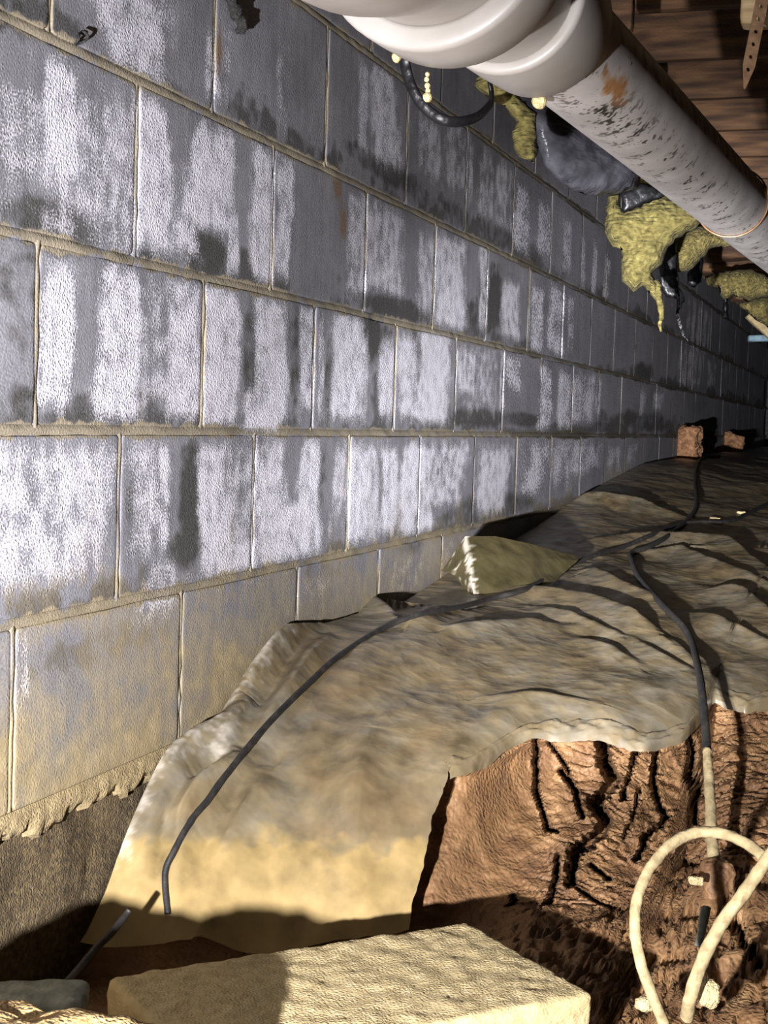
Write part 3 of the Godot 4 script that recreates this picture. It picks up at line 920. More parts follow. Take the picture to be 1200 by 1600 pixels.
func measure_folds() -> void:
	# creases of the sheet: pixels along the crest, height, steep side's width, gentle side's width
	for f in [
		[[[897, 788], [924, 783], [1000, 791], [1065, 810]], 0.030, 0.016, 0.20], [[880, 807], [929, 818], [983, 835]], 
		[[[960, 846], [1037, 846], [1090, 850], [1135, 853], [1200, 894]], 0.026, 0.014, 0.16], [[[1000, 866], [1065, 862], [1119, 889], [1200, 916]], 0.018, 0.012, 0.10],
		[[[897, 897], [929, 900], [967, 919], [1010, 935], [1037, 959]], 0.018, 0.012, 0.10], [[[815, 924], [875, 932], [929, 946], [983, 970], [1027, 997]], 0.022, 0.012, 0.12],
		[[[842, 951], [886, 965], [929, 984], [962, 997]], 0.014, 0.010, 0.08], [[[702, 994], [767, 984], [832, 978], [875, 980]], 0.014, 0.010, 0.08],
		[[[1120, 920], [1162, 932], [1210, 974]], 0.022, 0.012, 0.10], [[[900, 998], [950, 1015], [995, 1042]], 0.012, 0.010, 0.06], [[[980, 1000], [1025, 1025], [1075, 1052]], 0.012, 0.010, 0.06],
		[[[1035, 1000], [1060, 1016], [1084, 1042]], 0.010, 0.008, 0.05], [[[760, 1092], [850, 1088], [920, 1098]], 0.008, 0.012, 0.06], [[[1090, 960], [1140, 985], [1210, 1010]], 0.014, 0.012, 0.08],
		[[[520, 962], [570, 954], [612, 968]], 0.030, 0.016, 0.14], [[[640, 985], [680, 962], [720, 956]], 0.018, 0.012, 0.08],
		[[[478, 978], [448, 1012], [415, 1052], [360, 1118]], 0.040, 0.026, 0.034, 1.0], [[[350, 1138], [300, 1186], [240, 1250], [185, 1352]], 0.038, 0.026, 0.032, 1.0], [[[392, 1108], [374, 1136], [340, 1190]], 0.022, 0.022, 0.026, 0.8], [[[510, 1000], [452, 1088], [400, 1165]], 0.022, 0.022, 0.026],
		[[[380, 1190], [320, 1250], [285, 1310], [272, 1400]], 0.034, 0.018, 0.040], [[[300, 1225], [250, 1300], [215, 1390]], 0.024, 0.02, 0.03], [[[420, 1215], [360, 1320], [315, 1430]], 0.018, 0.016, 0.05], [[[585, 1150], [560, 1230], [552, 1330]], 0.016, 0.04, 0.05]]:
		if f.size() < 4:
			continue
		var line := PackedVector2Array()
		for q in f[0]:
			var p := hit(q[0], q[1], 0.0, true)
			line.append(Vector2(p.x, -p.z))
		var box := Rect2(line[0], Vector2.ZERO)
		for p in line:
			box = box.expand(p)
		# the steep side is the one turned away from the lamp
		var mid := line[line.size() / 2]
		var k := maxi(1, line.size() / 2)
		var away := mid - Vector2(0.536, 0.36)
		var turn := signf((line[k] - line[k - 1]).cross(away))
		folds.append({"line": line, "high": f[1], "steep": maxf(f[2], 0.018), "gentle": f[3], "turn": turn if turn != 0.0 else 1.0, "box": box.grow(maxf(f[2], f[3])), "whiten": f[4] if f.size() > 4 else 0.0})

const CREST := [[0.0, 1.86], [0.1, 1.86], [0.22, 1.86], [0.323, 1.850], [0.353, 1.885], [0.405, 1.950], [0.474, 1.985], [0.53, 2.005], [0.571, 2.075], [0.583, 2.15], [0.59, 2.26], [0.613, 2.255], [0.641, 2.245], [0.674, 2.29], [0.9, 2.3], [1.6, 2.3]]
const CRACKS := [   # pixels along each crack of the clay bank, and its half-width in pixels
	[[942, 1160], [946, 1195], [960, 1220], [928, 1255], [945, 1280], [944, 1296], [925, 1315], [902, 1332], [892, 1378]], [11],
	[[877, 1205], [900, 1235], [910, 1275]], [5], [[838, 1150], [837, 1235], [847, 1260], [855, 1295], [872, 1300]], [4],
	[[995, 1160], [985, 1215], [972, 1250]], [3.5], [[1025, 1160], [1022, 1225], [1030, 1260], [1040, 1275], [1032, 1292], [1012, 1305], [995, 1345]], [5],
	[[1092, 1095], [1075, 1150], [1082, 1170], [1077, 1215], [1090, 1235], [1085, 1285]], [5], [[875, 1340], [860, 1400], [852, 1412]], [4], [[925, 1353], [950, 1372]], [4],
	[[860, 1162], [884, 1195], [890, 1210]], [3], [[1000, 1230], [990, 1280], [975, 1310]], [2.5], [[905, 1390], [935, 1410], [965, 1420]], [3], [[802, 1398], [806, 1412], [796, 1416]], [3],
	[[1155, 1440], [1165, 1480], [1190, 1512]], [4], [[1130, 1390], [1145, 1430], [1160, 1450]], [3], [[1060, 1560], [1082, 1575], [1110, 1560]], [2.5], [[1040, 1330], [1075, 1345], [1100, 1350]], [2]]

func crest(x: float) -> float:
	return along_table(CREST, x) + 0.10 * smoothstep(0.33, 0.38, x)

func rounding(x: float, s: float) -> float:
	# the shoulder of the bank where its face is cut
	return 0.012 * smoothstep(0.32, 0.37, x) * pow(clampf(1.0 - (s - crest(x)) / 0.16, 0.0, 1.0), 2.0)

func ground() -> void:
	var xs := PackedFloat32Array()
	for k in 22:
		xs.append(-0.05 + 0.37 * k / 22.0)
	for k in 250:
		xs.append(0.32 + 0.62 * k / 250.0)
	for k in 16:
		xs.append(0.94 + 3.1 * pow(k / 15.0, 1.5))
	var lines := []
	for k in range(0, CRACKS.size(), 2):
		var pl := PackedVector2Array()
		for q in CRACKS[k]:
			pl.append(Vector2(q[0], q[1]))
		var box := Rect2(pl[0], Vector2.ZERO)
		for p in pl:
			box = box.expand(p)
		lines.append([pl, CRACKS[k + 1][0], box.grow(16.0)])
	var nc := xs.size()
	# each column is a path: from the far end under the sheet to the bank's edge, down its face and out over the trench floor
	var far_n := 36
	var face_n := 150
	var floor_n := 110
	var nr := far_n + face_n + floor_n
	var v := PackedVector3Array()
	v.resize(nr * nc)
	for c in nc:
		var x := xs[c]
		var cs := crest(x)
		var low := -0.168 - 0.05 * clampf((0.46 - x) * 8.0, 0.0, 1.0)
		var right := smoothstep(0.54, 0.70, x)
		var bare := smoothstep(0.325, 0.345, x)          # no sheet lies on the face here
		var top := base_height(x, cs) - 0.022 - rounding(x, cs)
		var foot_s := lerpf(cs - 0.235 - 0.09 * smoothstep(0.33, 0.38, x), cs - 0.48, right)
		if x < 0.295:
			foot_s = lerpf(1.47, 1.665, clampf(x / 0.33, 0.0, 1.0)) + 0.02
		var foot_y := lerpf(low + 0.01, -0.115, right)
		for r in nr:
			var s: float
			var y: float
			if r < far_n:
				s = lerpf(11.2, cs, 1.0 - pow(1.0 - float(r) / far_n, 2.0))
				y = base_height(x, s) - 0.022 - rounding(x, s) - 0.04 * smoothstep(0.03, 0.0, x)
			elif r < far_n + face_n:
				var t := float(r - far_n) / face_n
				# a bank: a rounded shoulder, a steep face, a foot that runs out
				s = lerpf(cs, foot_s, lerpf(t, t * t * (1.6 - 0.6 * t) if x > 0.295 else t, 0.7))
				y = lerpf(top, foot_y, lerpf(t, sin(t * PI * 0.5), 0.35 * (1.0 - right)))
				if x <= 0.295:
					y = base_height(x, s) - 0.020 - 0.04 * smoothstep(0.03, 0.0, x)
			else:
				var t := float(r - far_n - face_n) / (floor_n - 1)
				s = lerpf(foot_s, -2.2, t * (0.32 + 0.68 * t * t))
				y = lerpf(foot_y, low, smoothstep(0.0, 0.32, t))
				y += 0.06 * smoothstep(0.8, 1.4, x) - 0.02 * right * smoothstep(0.0, 0.3, t)
			if r >= far_n and x > 0.29 and x < 1.2:
				s += 0.034 * smoothstep(0.292, 0.316, x) * clampf((far_n + face_n + 14.0 - r) / 14.0, 0.0, 1.0) * clampf((r - far_n) / 8.0, 0.0, 1.0)
			var p := Vector3(x, y, -s)
			if s < 3.0:
				var lumps := 0.014 * wobble.get_noise_3d(x * 9.0, y * 9.0, s * 9.0) + 0.006 * wobble.get_noise_3d(x * 30.0, y * 30.0, s * 30.0)
				var scales := rough.get_noise_3d(x * 13.0 + s * 6.0, y * 5.0, s * 13.0 - x * 5.0)
				var chip := 0.006 * scales * (0.35 + 0.65 * smoothstep(0.40, 0.5, x))
				var push := (lumps + chip) * (0.25 if r < far_n else 1.0) * (1.0 if x > 0.30 else 0.4)
				if x > 0.40 and r >= far_n:
					var cleft := rough.get_noise_3d(x * 22.0 + 3.0 * wobble.get_noise_2d(y * 14.0, s * 14.0), y * 5.0 + s * 2.0, s * 9.0)
					push -= 0.014 * clampf((cleft - 0.35) * 3.0, 0.0, 1.0) * smoothstep(0.40, 0.47, x)
				var cut := 0.0
				var out := Vector3(-0.1, 0.45, 0.85) if r < far_n + face_n else Vector3(0, 0.9, 0.3)
				if bare > 0.0 and r >= far_n - 4:
					var q := pixel(p)
					for l in lines:
						if not (l[2] as Rect2).has_point(q):
							continue
						var pl: PackedVector2Array = l[0]
						var best := 1e9
						for i in pl.size() - 1:
							best = minf(best, q.distance_to(Geometry2D.get_closest_point_to_segment(q, pl[i], pl[i + 1])))
						var wide: float = l[1] * (1.0 + 0.5 * wobble.get_noise_2d(q.x * 0.11, q.y * 0.11))
						if best < wide:
							cut = maxf(cut, (0.055 + 0.006 * minf(wide, 12.0)) * minf(1.0, 1.8 * (1.0 - best / wide)) * minf(1.0, 0.4 + wide / 8.0))
						elif best < wide * 2.4 and q.x > 0.0:
							push += 0.005 * (1.0 - (best - wide) / (wide * 1.4))
				p += out * push
				p += (p - EYE).normalized() * cut
			v[r * nc + c] = p
	struct("ground", grid(v, nr, nc, Vector3(0, 0.8, 0.5)), M.clay, "reddish brown clay bank, cracked along its cut face, above a dug trench floor")

func sheet_color(x: float, s: float, p: Vector3) -> Color:
	# grey film under a coat of dried slurry; the coat is thickest where the sheet hangs in the trench
	var g := wobble.get_noise_3d(x * 6.0, p.y * 6.0, s * 4.0)
	var k := wobble.get_noise_3d(x * 30.0, p.y * 30.0, s * 24.0)
	var thin := Color8(152, 140, 116)
	var thick := Color8(190, 168, 120)
	var bare := Color8(152, 148, 140)
	var coat := clampf((-0.066 - p.y + g * 0.026 + k * 0.020) * 75.0, 0.0, 1.0)
	var c := thin.lerp(bare, clampf(0.30 + g * 0.9 + k * 0.9, 0.0, 1.0))
	c = c.lerp(Color8(130, 108, 80), clampf(g * -1.0 + k * 0.4 - 0.12, 0.0, 0.5))
	c = c.lerp(thick, coat * 0.92)
	# grainy white colour along the rolled edge beside the wall
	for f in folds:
		if f.whiten > 0.0 and (f.box as Rect2).has_point(Vector2(x, s)):
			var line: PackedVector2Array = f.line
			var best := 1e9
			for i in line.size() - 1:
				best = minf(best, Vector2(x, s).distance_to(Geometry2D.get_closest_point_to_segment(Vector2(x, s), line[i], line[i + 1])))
			var salt: float = clampf((0.020 - best) * 70.0 + wobble.get_noise_3d(x * 90.0, p.y * 90.0, s * 60.0) * 1.1 + k * 0.7 - 0.55, 0.0, 1.0) * f.whiten  # share of white near the crest, broken by noise
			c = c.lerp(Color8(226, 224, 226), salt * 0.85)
	return c.srgb_to_linear()

func ground_sheet() -> void:
	var t := thing("plastic_sheet", "crumpled clear plastic ground sheet caked with tan mud, draped over the clay bank", "plastic sheet")
	var xs := PackedFloat32Array()
	for k in 260:
		xs.append(0.010 + 0.82 * k / 259.0)
	for k in 12:
		xs.append(0.83 + 0.9 * pow((k + 1) / 12.0, 1.4))
	var nc := xs.size()
	var v := PackedVector3Array()
	var cols := PackedColorArray()
	var nr := 540
	var lip := 14
	for r in nr + lip:
		for c in nc:
			var x := xs[c]
			var cs := crest(x)
			var q := minf(1.0, r / float(nr - 1))
			var s := lerpf(10.8, cs, 1.0 - pow(1.0 - q, 2.1))
			var y := sheet_height(x, s) - rounding(x, s)
			if r >= nr and x > 0.318:
				# the free edge curls down over the bank
				var w := (r - nr + 1.0) / lip
				var ragged := 0.019 + 0.006 * wobble.get_noise_1d(x * 14.0)
				s -= 0.030 * sin(w * PI * 0.5)
				y -= ragged * (1.0 - cos(w * PI * 0.5)) * 1.2
				y += 0.004 * wobble.get_noise_2d(x * 40.0, w * 3.0)
			elif r >= nr:
				s = lerpf(cs, cs - 0.02, (r - nr + 1.0) / lip)
				y = sheet_height(x, s)
			var p := Vector3(x, y + 0.002, -s)
			v.append(p)
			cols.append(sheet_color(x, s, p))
	obj("top_sheet", grid(v, nr + lip, nc, Vector3(0, 1, 0.2), cols), M.film, t)
	# the part that hangs into the trench, beside the wall
	v = PackedVector3Array()
	cols = PackedColorArray()
	nc = 120
	nr = 130
	for r in nr:
		for c in nc:
			var x := 0.010 + 0.315 * c / (nc - 1)
			var foot := lerpf(1.46, 1.664, x / 0.325)
			var s := lerpf(crest(x) - 0.019, foot, pow(r / float(nr - 1), 0.9))
			x += 0.004 * wobble.get_noise_1d(s * 30.0) * (c / float(nc - 1))
			var p := Vector3(x, sheet_height(x, s) + 0.002, -s)
			v.append(p)
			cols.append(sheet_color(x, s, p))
	obj("hanging_sheet", grid(v, nr, nc, Vector3(0, 0.7, 0.7), cols), M.muddy_film, t)
	# a corner of the sheet that stands up against the wall
	var rim := [   # four lines of points: pixel and depth
		[[690, 892, 2.95], [727, 838, 2.95], [775, 838, 2.98], [830, 850, 3.02], [905, 870, 3.12]],
		[[698, 894, 2.93], [734, 868, 2.89], [786, 868, 2.93], [836, 872, 2.98], [903, 876, 3.09]],
		[[712, 900, 2.90], [738, 902, 2.84], [790, 902, 2.88], [832, 898, 2.93], [880, 896, 3.02]],
		[[736, 937, 2.86], [741, 940, 2.80], [786, 938, 2.82], [824, 928, 2.86], [862, 914, 2.92]]]
	v = PackedVector3Array()
	cols = PackedColorArray()
	for r in 31:
		for c in 41:
			var fr := r / 30.0 * 3.0
			var fc := c / 40.0 * 4.0
			var i := mini(int(fr), 2)
			var j := mini(int(fc), 3)
			var q := []
			for a in 2:
				for b in 2:
					var e: Array = rim[i + a][j + b]
					q.append(at(e[0], e[1], e[2]))
			var p: Vector3 = (q[0] as Vector3).lerp(q[1], fc - j).lerp((q[2] as Vector3).lerp(q[3], fc - j), fr - i)
			p += Vector3(0.3, 0.2, 0.9) * 0.0022 * wobble.get_noise_3dv(p * 24.0)
			v.append(p)
			var crust := clampf((wobble.get_noise_3dv(p * 34.0) + 0.7 * wobble.get_noise_3dv(p * 90.0) + 0.8 * maxf(0.0, 1.0 - absf(fc - 0.95) * 5.0) - 0.25) * 3.0, 0.0, 1.0) if fc < 1.25 else 0.0
			cols.append(Color8(96, 90, 68).lerp(Color8(238, 236, 236), crust).srgb_to_linear())
	obj("raised_corner", grid(v, 31, 41, Vector3(0.2, 0.3, 0.9), cols), M.film, t).set_meta("label", "stiff corner of the sheet raised against the wall, crusted white")


# ------------------------------------------------------------------ things

func paver() -> void:
	var size := Vector3(0.395, 0.10, 0.224)
	var m := rough_box(size, Vector3i(90, 24, 48), 0.008, 0.0024, 30.0, Vector3(3, 1, 7), 0.0012)
	var o := obj("concrete_block", m, M.paver)
	var b_l := Vector3(0.140, -0.104, -1.315)
	var b_r := Vector3(0.428, -0.104, -1.546)
	var long := (b_r - b_l).normalized()
	var wide := long.cross(Vector3.UP)
	wide = wide if wide.z > 0.0 else -wide
	wide = wide.slerp(Vector3(0.164, 0, 0.136).normalized(), 0.72).normalized()
	long = Vector3.UP.cross(wide).normalized()
	var corner := Vector3(0.424, -0.104, -1.546)
	o.transform = Transform3D(Basis(long, Vector3.UP, wide), corner - long * size.x * 0.5 + wide * size.z * 0.5 - Vector3.UP * size.y * 0.5)
	tag(o, "tan rough-cast concrete block lying flat in the trench in front of the sheet", "block")

func pipe_skin() -> StandardMaterial3D:
	# grey-white plastic with scuffs, black flecks, an orange smear by the coupling and a brown tone along one flank; u = 1 m of pipe from the coupling
	var w := 1536
	var h := 384
	var fine := bytes_of(0.09, 3, 71, w, h)
	var mid := bytes_of(0.022, 4, 72, w, h)
	var wide := bytes_of(0.008, 3, 73, w, h)
	var out := PackedByteArray()
	out.resize(w * h * 3)
	for j in h:
		var turn := (j + 0.5) / h
		for i in w:
			var u := (i + 0.5) / w * 1.5 - 0.34
			var p := j * w + i
			var f := fine[p] / 255.0
			var m := mid[p] / 255.0
			var g := wide[p] / 255.0
			var c := Vector3(0.80, 0.785, 0.765) * (1.0 + (g - 0.5) * 0.22 + (f - 0.5) * 0.05)
			var flank_brown := clampf((0.09 - absf(turn - 0.10)) * 9.0 + (m - 0.5) * 2.4 + (g - 0.5) * 1.6, 0.0, 0.75)
			c = c.lerp(Vector3(0.42, 0.35, 0.25), flank_brown)
			var near_joint := clampf(1.0 - absf(u + 0.10) / 0.22, 0.0, 1.0)
			var fleck := clampf((near_joint * 0.29 + (m - 0.5) * 1.5 + (f - 0.5) * 1.5 - 0.42) * 5.0, 0.0, 0.9) * clampf(1.0 - absf(turn - 0.82) / 0.13, 0.0, 1.0)
			fleck = maxf(fleck, clampf(((m - 0.5) * 1.3 + (f - 0.5) * 1.5 - 0.74) * 5.0, 0.0, 0.7))
			c = c.lerp(Vector3(0.17, 0.16, 0.14), fleck)
			var smear := clampf(1.3 - Vector2((u + 0.175) / 0.045, (turn - 0.895) / 0.036).length() + (m - 0.5) * 1.6 + (f - 0.5) * 0.6, 0.0, 0.85)
			c = c.lerp(Vector3(0.72, 0.50, 0.30), smear)
			out[p * 3] = int(clampf(c.x, 0.0, 1.0) * 255.0)
			out[p * 3 + 1] = int(clampf(c.y, 0.0, 1.0) * 255.0)
			out[p * 3 + 2] = int(clampf(c.z, 0.0, 1.0) * 255.0)
	var mt := StandardMaterial3D.new()
	mt.resource_name = "pipe_skin"
	mt.albedo_texture = ImageTexture.create_from_image(Image.create_from_data(w, h, false, Image.FORMAT_RGB8, out))
	mt.uv1_scale = Vector3(1.0 / 1.5, 1.0, 1.0)
	mt.uv1_offset = Vector3(0.34 / 1.5, 0.0, 0.0)
	mt.roughness = 0.42
	return mt

func drain_pipe() -> void:
	var p1 := at(956, 141, 1.75)
	var p2 := at(1147, 319, 2.61)
	var ax := (p2 - p1).normalized()
	var t := thing("drain_pipe", "grimy white plastic drain pipe hung under the joists along the wall", "pipe")
	obj("pipe_run", lathe([[-0.42, 0.0572], [-0.1, 0.0572], [0.5, 0.0572], [1.2, 0.0572], [8.0, 0.0572]], p1, ax), pipe_skin(), t)
	# the hub that the pipe is glued into, with its square rim towards the camera
	obj("coupling", lathe([[-0.414, 0.0605], [-0.419, 0.062], [-0.420, 0.064], [-0.420, 0.0695], [-0.418, 0.0722], [-0.414, 0.073], [-0.36, 0.0722], [-0.304, 0.070], [-0.300, 0.0685], [-0.300, 0.056]], p1, ax), M.fitting, t).set_meta("label", "clean white coupling")
	obj("reducer", lathe([[-0.612, 0.077], [-0.617, 0.079], [-0.618, 0.082], [-0.618, 0.094], [-0.616, 0.0968], [-0.612, 0.098], [-0.58, 0.098], [-0.554, 0.0972], [-0.550, 0.095], [-0.550, 0.064], [-0.54, 0.0625], [-0.41, 0.0625]], p1, ax), M.fitting, t).set_meta("label", "large clean white reducer hub")
	obj("elbow", lathe([[-0.610, 0.0785], [-0.655, 0.080], [-0.69, 0.0905], [-0.73, 0.100], [-0.80, 0.105], [-0.95, 0.106], [-1.3, 0.106]], p1, ax), M.fitting, t).set_meta("label", "swelling white body of the fitting")
	# foam beads squeezed out of the joints
	for f in [[842, 158, 1.50, 0.0075], [668, 152, 1.34, 0.0042], [669, 142, 1.34, 0.0024], [668, 134, 1.34, 0.0028], [667, 124, 1.34, 0.0022], [620, 90, 1.30, 0.004], [860, 12, 1.32, 0.004], [851, 28, 1.33, 0.003], [668, 116, 1.34, 0.0022]]:
		var bead := rough_box(Vector3.ONE * f[3] * 2.0, Vector3i(8, 8, 8), f[3], f[3] * 0.25, 90.0, Vector3(f[0], 0, 0))
		obj("foam_bead", bead, M.foam, t).position = at(f[0], f[1], f[2])
	# wire hanger round the pipe
	var ring := []
	var side := ax.cross(Vector3.UP).normalized()
	var up := side.cross(ax)
	var c := p1 + ax * 0.90
	for k in 33:
		var w := TAU * k / 32.0
		ring.append(c + (side * cos(w) + up * sin(w)) * 0.0595 + ax * 0.012 * sin(w + 0.6))
	var o := obj("pipe_wire", tube(curve(ring, 2), 0.0016, 0.0016, 6), M.copper)
	tag(o, "thin copper wire looped round the grimy drain pipe", "wire")

func beam(called: String, size: Vector3, where: Vector3, m: Material, label: String, category: String, group := "", turn := 0.0) -> MeshInstance3D:
	var o := obj(called, rough_box(size, Vector3i(maxi(4, int(size.x / 0.06)), 6, maxi(4, int(size.z / 0.06))), 0.004, 0.0016, 24.0, where * 5.0), m)
	o.position = where
	o.rotation.y = turn
	tag(o, label, category, group)
	return o

func ceiling_wood() -> void:
	var counted := ["", "", "", "", "first", "second", "third", "fourth", "fifth", "sixth", "seventh", "eighth", "ninth", "tenth", "eleventh", "twelfth", "thirteenth", "fourteenth", "fifteenth", "sixteenth"]
	for k in range(3, 20):
		var label: String = "%s dark wooden floor joist beyond the hanger strap, counting away from it" % counted[k]
		if k == 3:
			label = "dark wooden floor joist just before the hanger strap, holding the yellow wad"
		beam("floor_joist", Vector3(3.9, 0.235, 0.038), Vector3(1.93, 1.345, -1.0 - 0.406 * k), M.wood, label, "joist", "floor joists")
	beam("sill_plate", Vector3(0.14, 0.038, 10.4), Vector3(-0.09, 1.238, -5.9), M.wood, "flat wooden sill plate lying on top of the block wall", "sill")
	mat("pale_wood", noise_tex(0.03, [[0.1, c8(160, 134, 92)], [0.9, c8(206, 182, 138)]], 4, 59, FastNoiseLite.TYPE_SIMPLEX_SMOOTH, 512, 6.0), 0.8, 3.0)
	var b := obj("wood_block", rough_box(Vector3(0.075, 0.22, 0.05), Vector3i(8, 16, 6), 0.004, 0.002, 30.0), M.pale_wood)
	b.position = at(1198, 38, 2.27) + Vector3(0, 0.11, -0.01)
	tag(b, "pale wooden block fixed to a joist behind the hanger strap", "block")
	b = obj("wood_cleat", rough_box(Vector3(0.040, 0.16, 0.03), Vector3i(6, 12, 6), 0.004, 0.002, 30.0), M.wood)
	b.position = at(970, 50, 2.58) + Vector3(0, 0.08, 0)
	tag(b, "short wooden cleat hanging from a joist behind the white coupling", "cleat")
	# perforated strap hanging from the joist
	var strap := CSGCombiner3D.new()
	strap.name = "hanger_strap"
	var poly := CSGPolygon3D.new()
	poly.polygon = PackedVector2Array([Vector2(-0.0095, 0.20), Vector2(-0.0095, 0.012), Vector2(-0.001, -0.022), Vector2(0.0015, -0.022), Vector2(0.0095, 0.012), Vector2(0.0095, 0.20)])
	poly.depth = 0.0016
	poly.material = M.strap
	strap.add_child(poly)
	for k in 10:
		var hole := CSGCylinder3D.new()
		hole.radius = 0.0030
		hole.height = 0.02
		hole.sides = 14
		hole.operation = CSGShape3D.OPERATION_SUBTRACTION
		hole.rotation.x = PI / 2
		hole.position = Vector3(0.0, 0.006 + 0.0185 * k, 0.0)
		hole.material = M.strap
		strap.add_child(hole)
	add_child(strap)
	strap.transform = Transform3D(view * Basis(Vector3(0, 0, 1), -0.20) * Basis(Vector3(0, 1, 0), 0.25), at(1168, 115, 2.2))
	tag(strap, "perforated metal strap with a snipped point hanging near the joists", "strap")

func insulation() -> void:
	var P := func(a: Array) -> Array:
		var out := []
		for k in range(0, a.size(), 2):
			out.append(Vector2(a[k], a[k + 1]))
		return out
	var o := obj("insulation_batt", pad(P.call([948, 308, 968, 304, 972, 328, 998, 316, 998, 90, 1019, 90, 1022, 302, 1050, 306, 1076, 320, 1098, 338, 1090, 356, 1062, 368, 1044, 386, 1036, 412, 1020, 428, 1034, 470, 1022, 468, 1004, 446, 988, 456, 972, 436, 970, 392, 956, 384, 944, 362]), 3.39, 0.05, 0.022, 8.0), M.wool)
	tag(o, "bright yellow torn fibreglass batt hanging under the drain pipe", "insulation")
	obj("strand", tube(curve([at(1024, 440, 3.39), at(1030, 470, 3.38), at(1034, 492, 3.38), at(1031, 508, 3.37), at(1033, 518, 3.37)], 6), 0.010, 0.0015, 8, 0.5), M.wool, o)
	o = obj("insulation_wad", pad(P.call([800, -206, 840, -206, 836, 40, 812, 150, 826, 166, 842, 176, 836, 200, 842, 236, 834, 256, 820, 250, 806, 238, 800, 214, 806, 192, 790, 168, 760, 152, 740, 132, 790, 60]), 2.27, 0.018, 0.010, 7.0), M.wool)
	tag(o, "narrow yellow fibreglass wad hanging beside the coupling", "insulation")
	o = obj("insulation_batt", pad(P.call([1040, 388, 1064, 368, 1096, 352, 1136, 366, 1150, 384, 1112, 388, 1096, 404, 1082, 422, 1058, 426, 1036, 416]), 3.9, 0.05, 0.022, 7.0), M.old_wool)
	tag(o, "dirty olive fibreglass batt tucked behind the bright torn batt", "insulation")
	o = obj("insulation_batt", pad(P.call([1098, 432, 1130, 424, 1170, 420, 1206, 436, 1206, 462, 1170, 470, 1146, 462, 1130, 468, 1122, 452, 1106, 446]), 5.2, 0.06, 0.03, 6.0), M.old_wool)
	tag(o, "sagging olive fibreglass batt under the far pale boards", "insulation")
	o = obj("insulation_batt", pad(P.call([1150, 474, 1206, 462, 1206, 512, 1186, 504, 1170, 490]), 5.6, 0.06, 0.03, 6.0), M.old_wool)
	tag(o, "lowest brown fibreglass batt, farthest from the bright torn one", "insulation")
	# pale boards showing between the batts
	for k in 4:
		var q: Array = [[1148, 396, 92, 20, "upper"], [1146, 418, 104, 20, "middle"], [1190, 448, 60, 14, "short"], [1180, 466, 70, 14, "lowest"]][k]
		var z := 5.6 + 0.15 * k
		var b := obj("ceiling_board", rough_box(Vector3(q[2] / F * z, q[3] / F * z, 0.10), Vector3i(14, 5, 5), 0.004, 0.004, 30.0, Vector3(k, 0, 0)), M.wood)
		b.transform = Transform3D(view * Basis(Vector3(0, 0, 1), 0.06 - 0.05 * k), at(q[0], q[1], z))
		tag(b, "%s of the pale boards wedged between the far fibreglass batts" % q[4], "board")
	# grey plastic wrapped bundle behind the pipe
	o = obj("wrapped_bundle", pad(P.call([812, 160, 850, 150, 920, 180, 980, 220, 1004, 262, 998, 292, 960, 306, 912, 304, 874, 286, 850, 258, 834, 214]), 2.75, 0.06, 0.010, 9.0, 0.0012), M.grey_film)
	tag(o, "bulging dark grey plastic-wrapped bundle between pipe and wall", "bundle")
	o = obj("plastic_scrap", pad(P.call([970, 300, 1000, 286, 1024, 292, 1046, 304, 1014, 318, 974, 334]), 3.05, 0.006, 0.004, 7.0), M.black_plastic)
	tag(o, "black plastic scrap lying over the top of the torn batt", "plastic scrap")
	o = obj("plastic_scrap", pad(P.call([1038, 150, 1056, 150, 1058, 424, 1062, 448, 1070, 470, 1060, 486, 1068, 520, 1074, 534, 1064, 520, 1056, 490, 1058, 466, 1040, 464, 1030, 444]), 3.8, 0.006, 0.004, 5.0), M.black_plastic)
	tag(o, "ragged black plastic strip dangling in front of the wall", "plastic scrap")
	o = obj("plastic_scrap", pad(P.call([1082, 239, 1096, 239, 1098, 422, 1096, 440, 1084, 452, 1074, 444]), 4.55, 0.006, 0.004, 5.0), M.black_plastic)
	tag(o, "small black plastic tatter under the dirty olive batt", "plastic scrap")
	o = obj("plastic_scrap", pad(P.call([1130, 370, 1138, 370, 1138, 498, 1130, 498]), 6.5, 0.006, 0.003, 5.0), M.black_plastic)
	tag(o, "short straight black strip hanging below the far batt", "plastic scrap")

func on_sheet(pts: Array, up: float) -> Array:
	var out := []
	for p in pts:
		out.append(hit(p[0], p[1], up) if p.size() < 3 else at(p[0], p[1], p[2]))
	return out

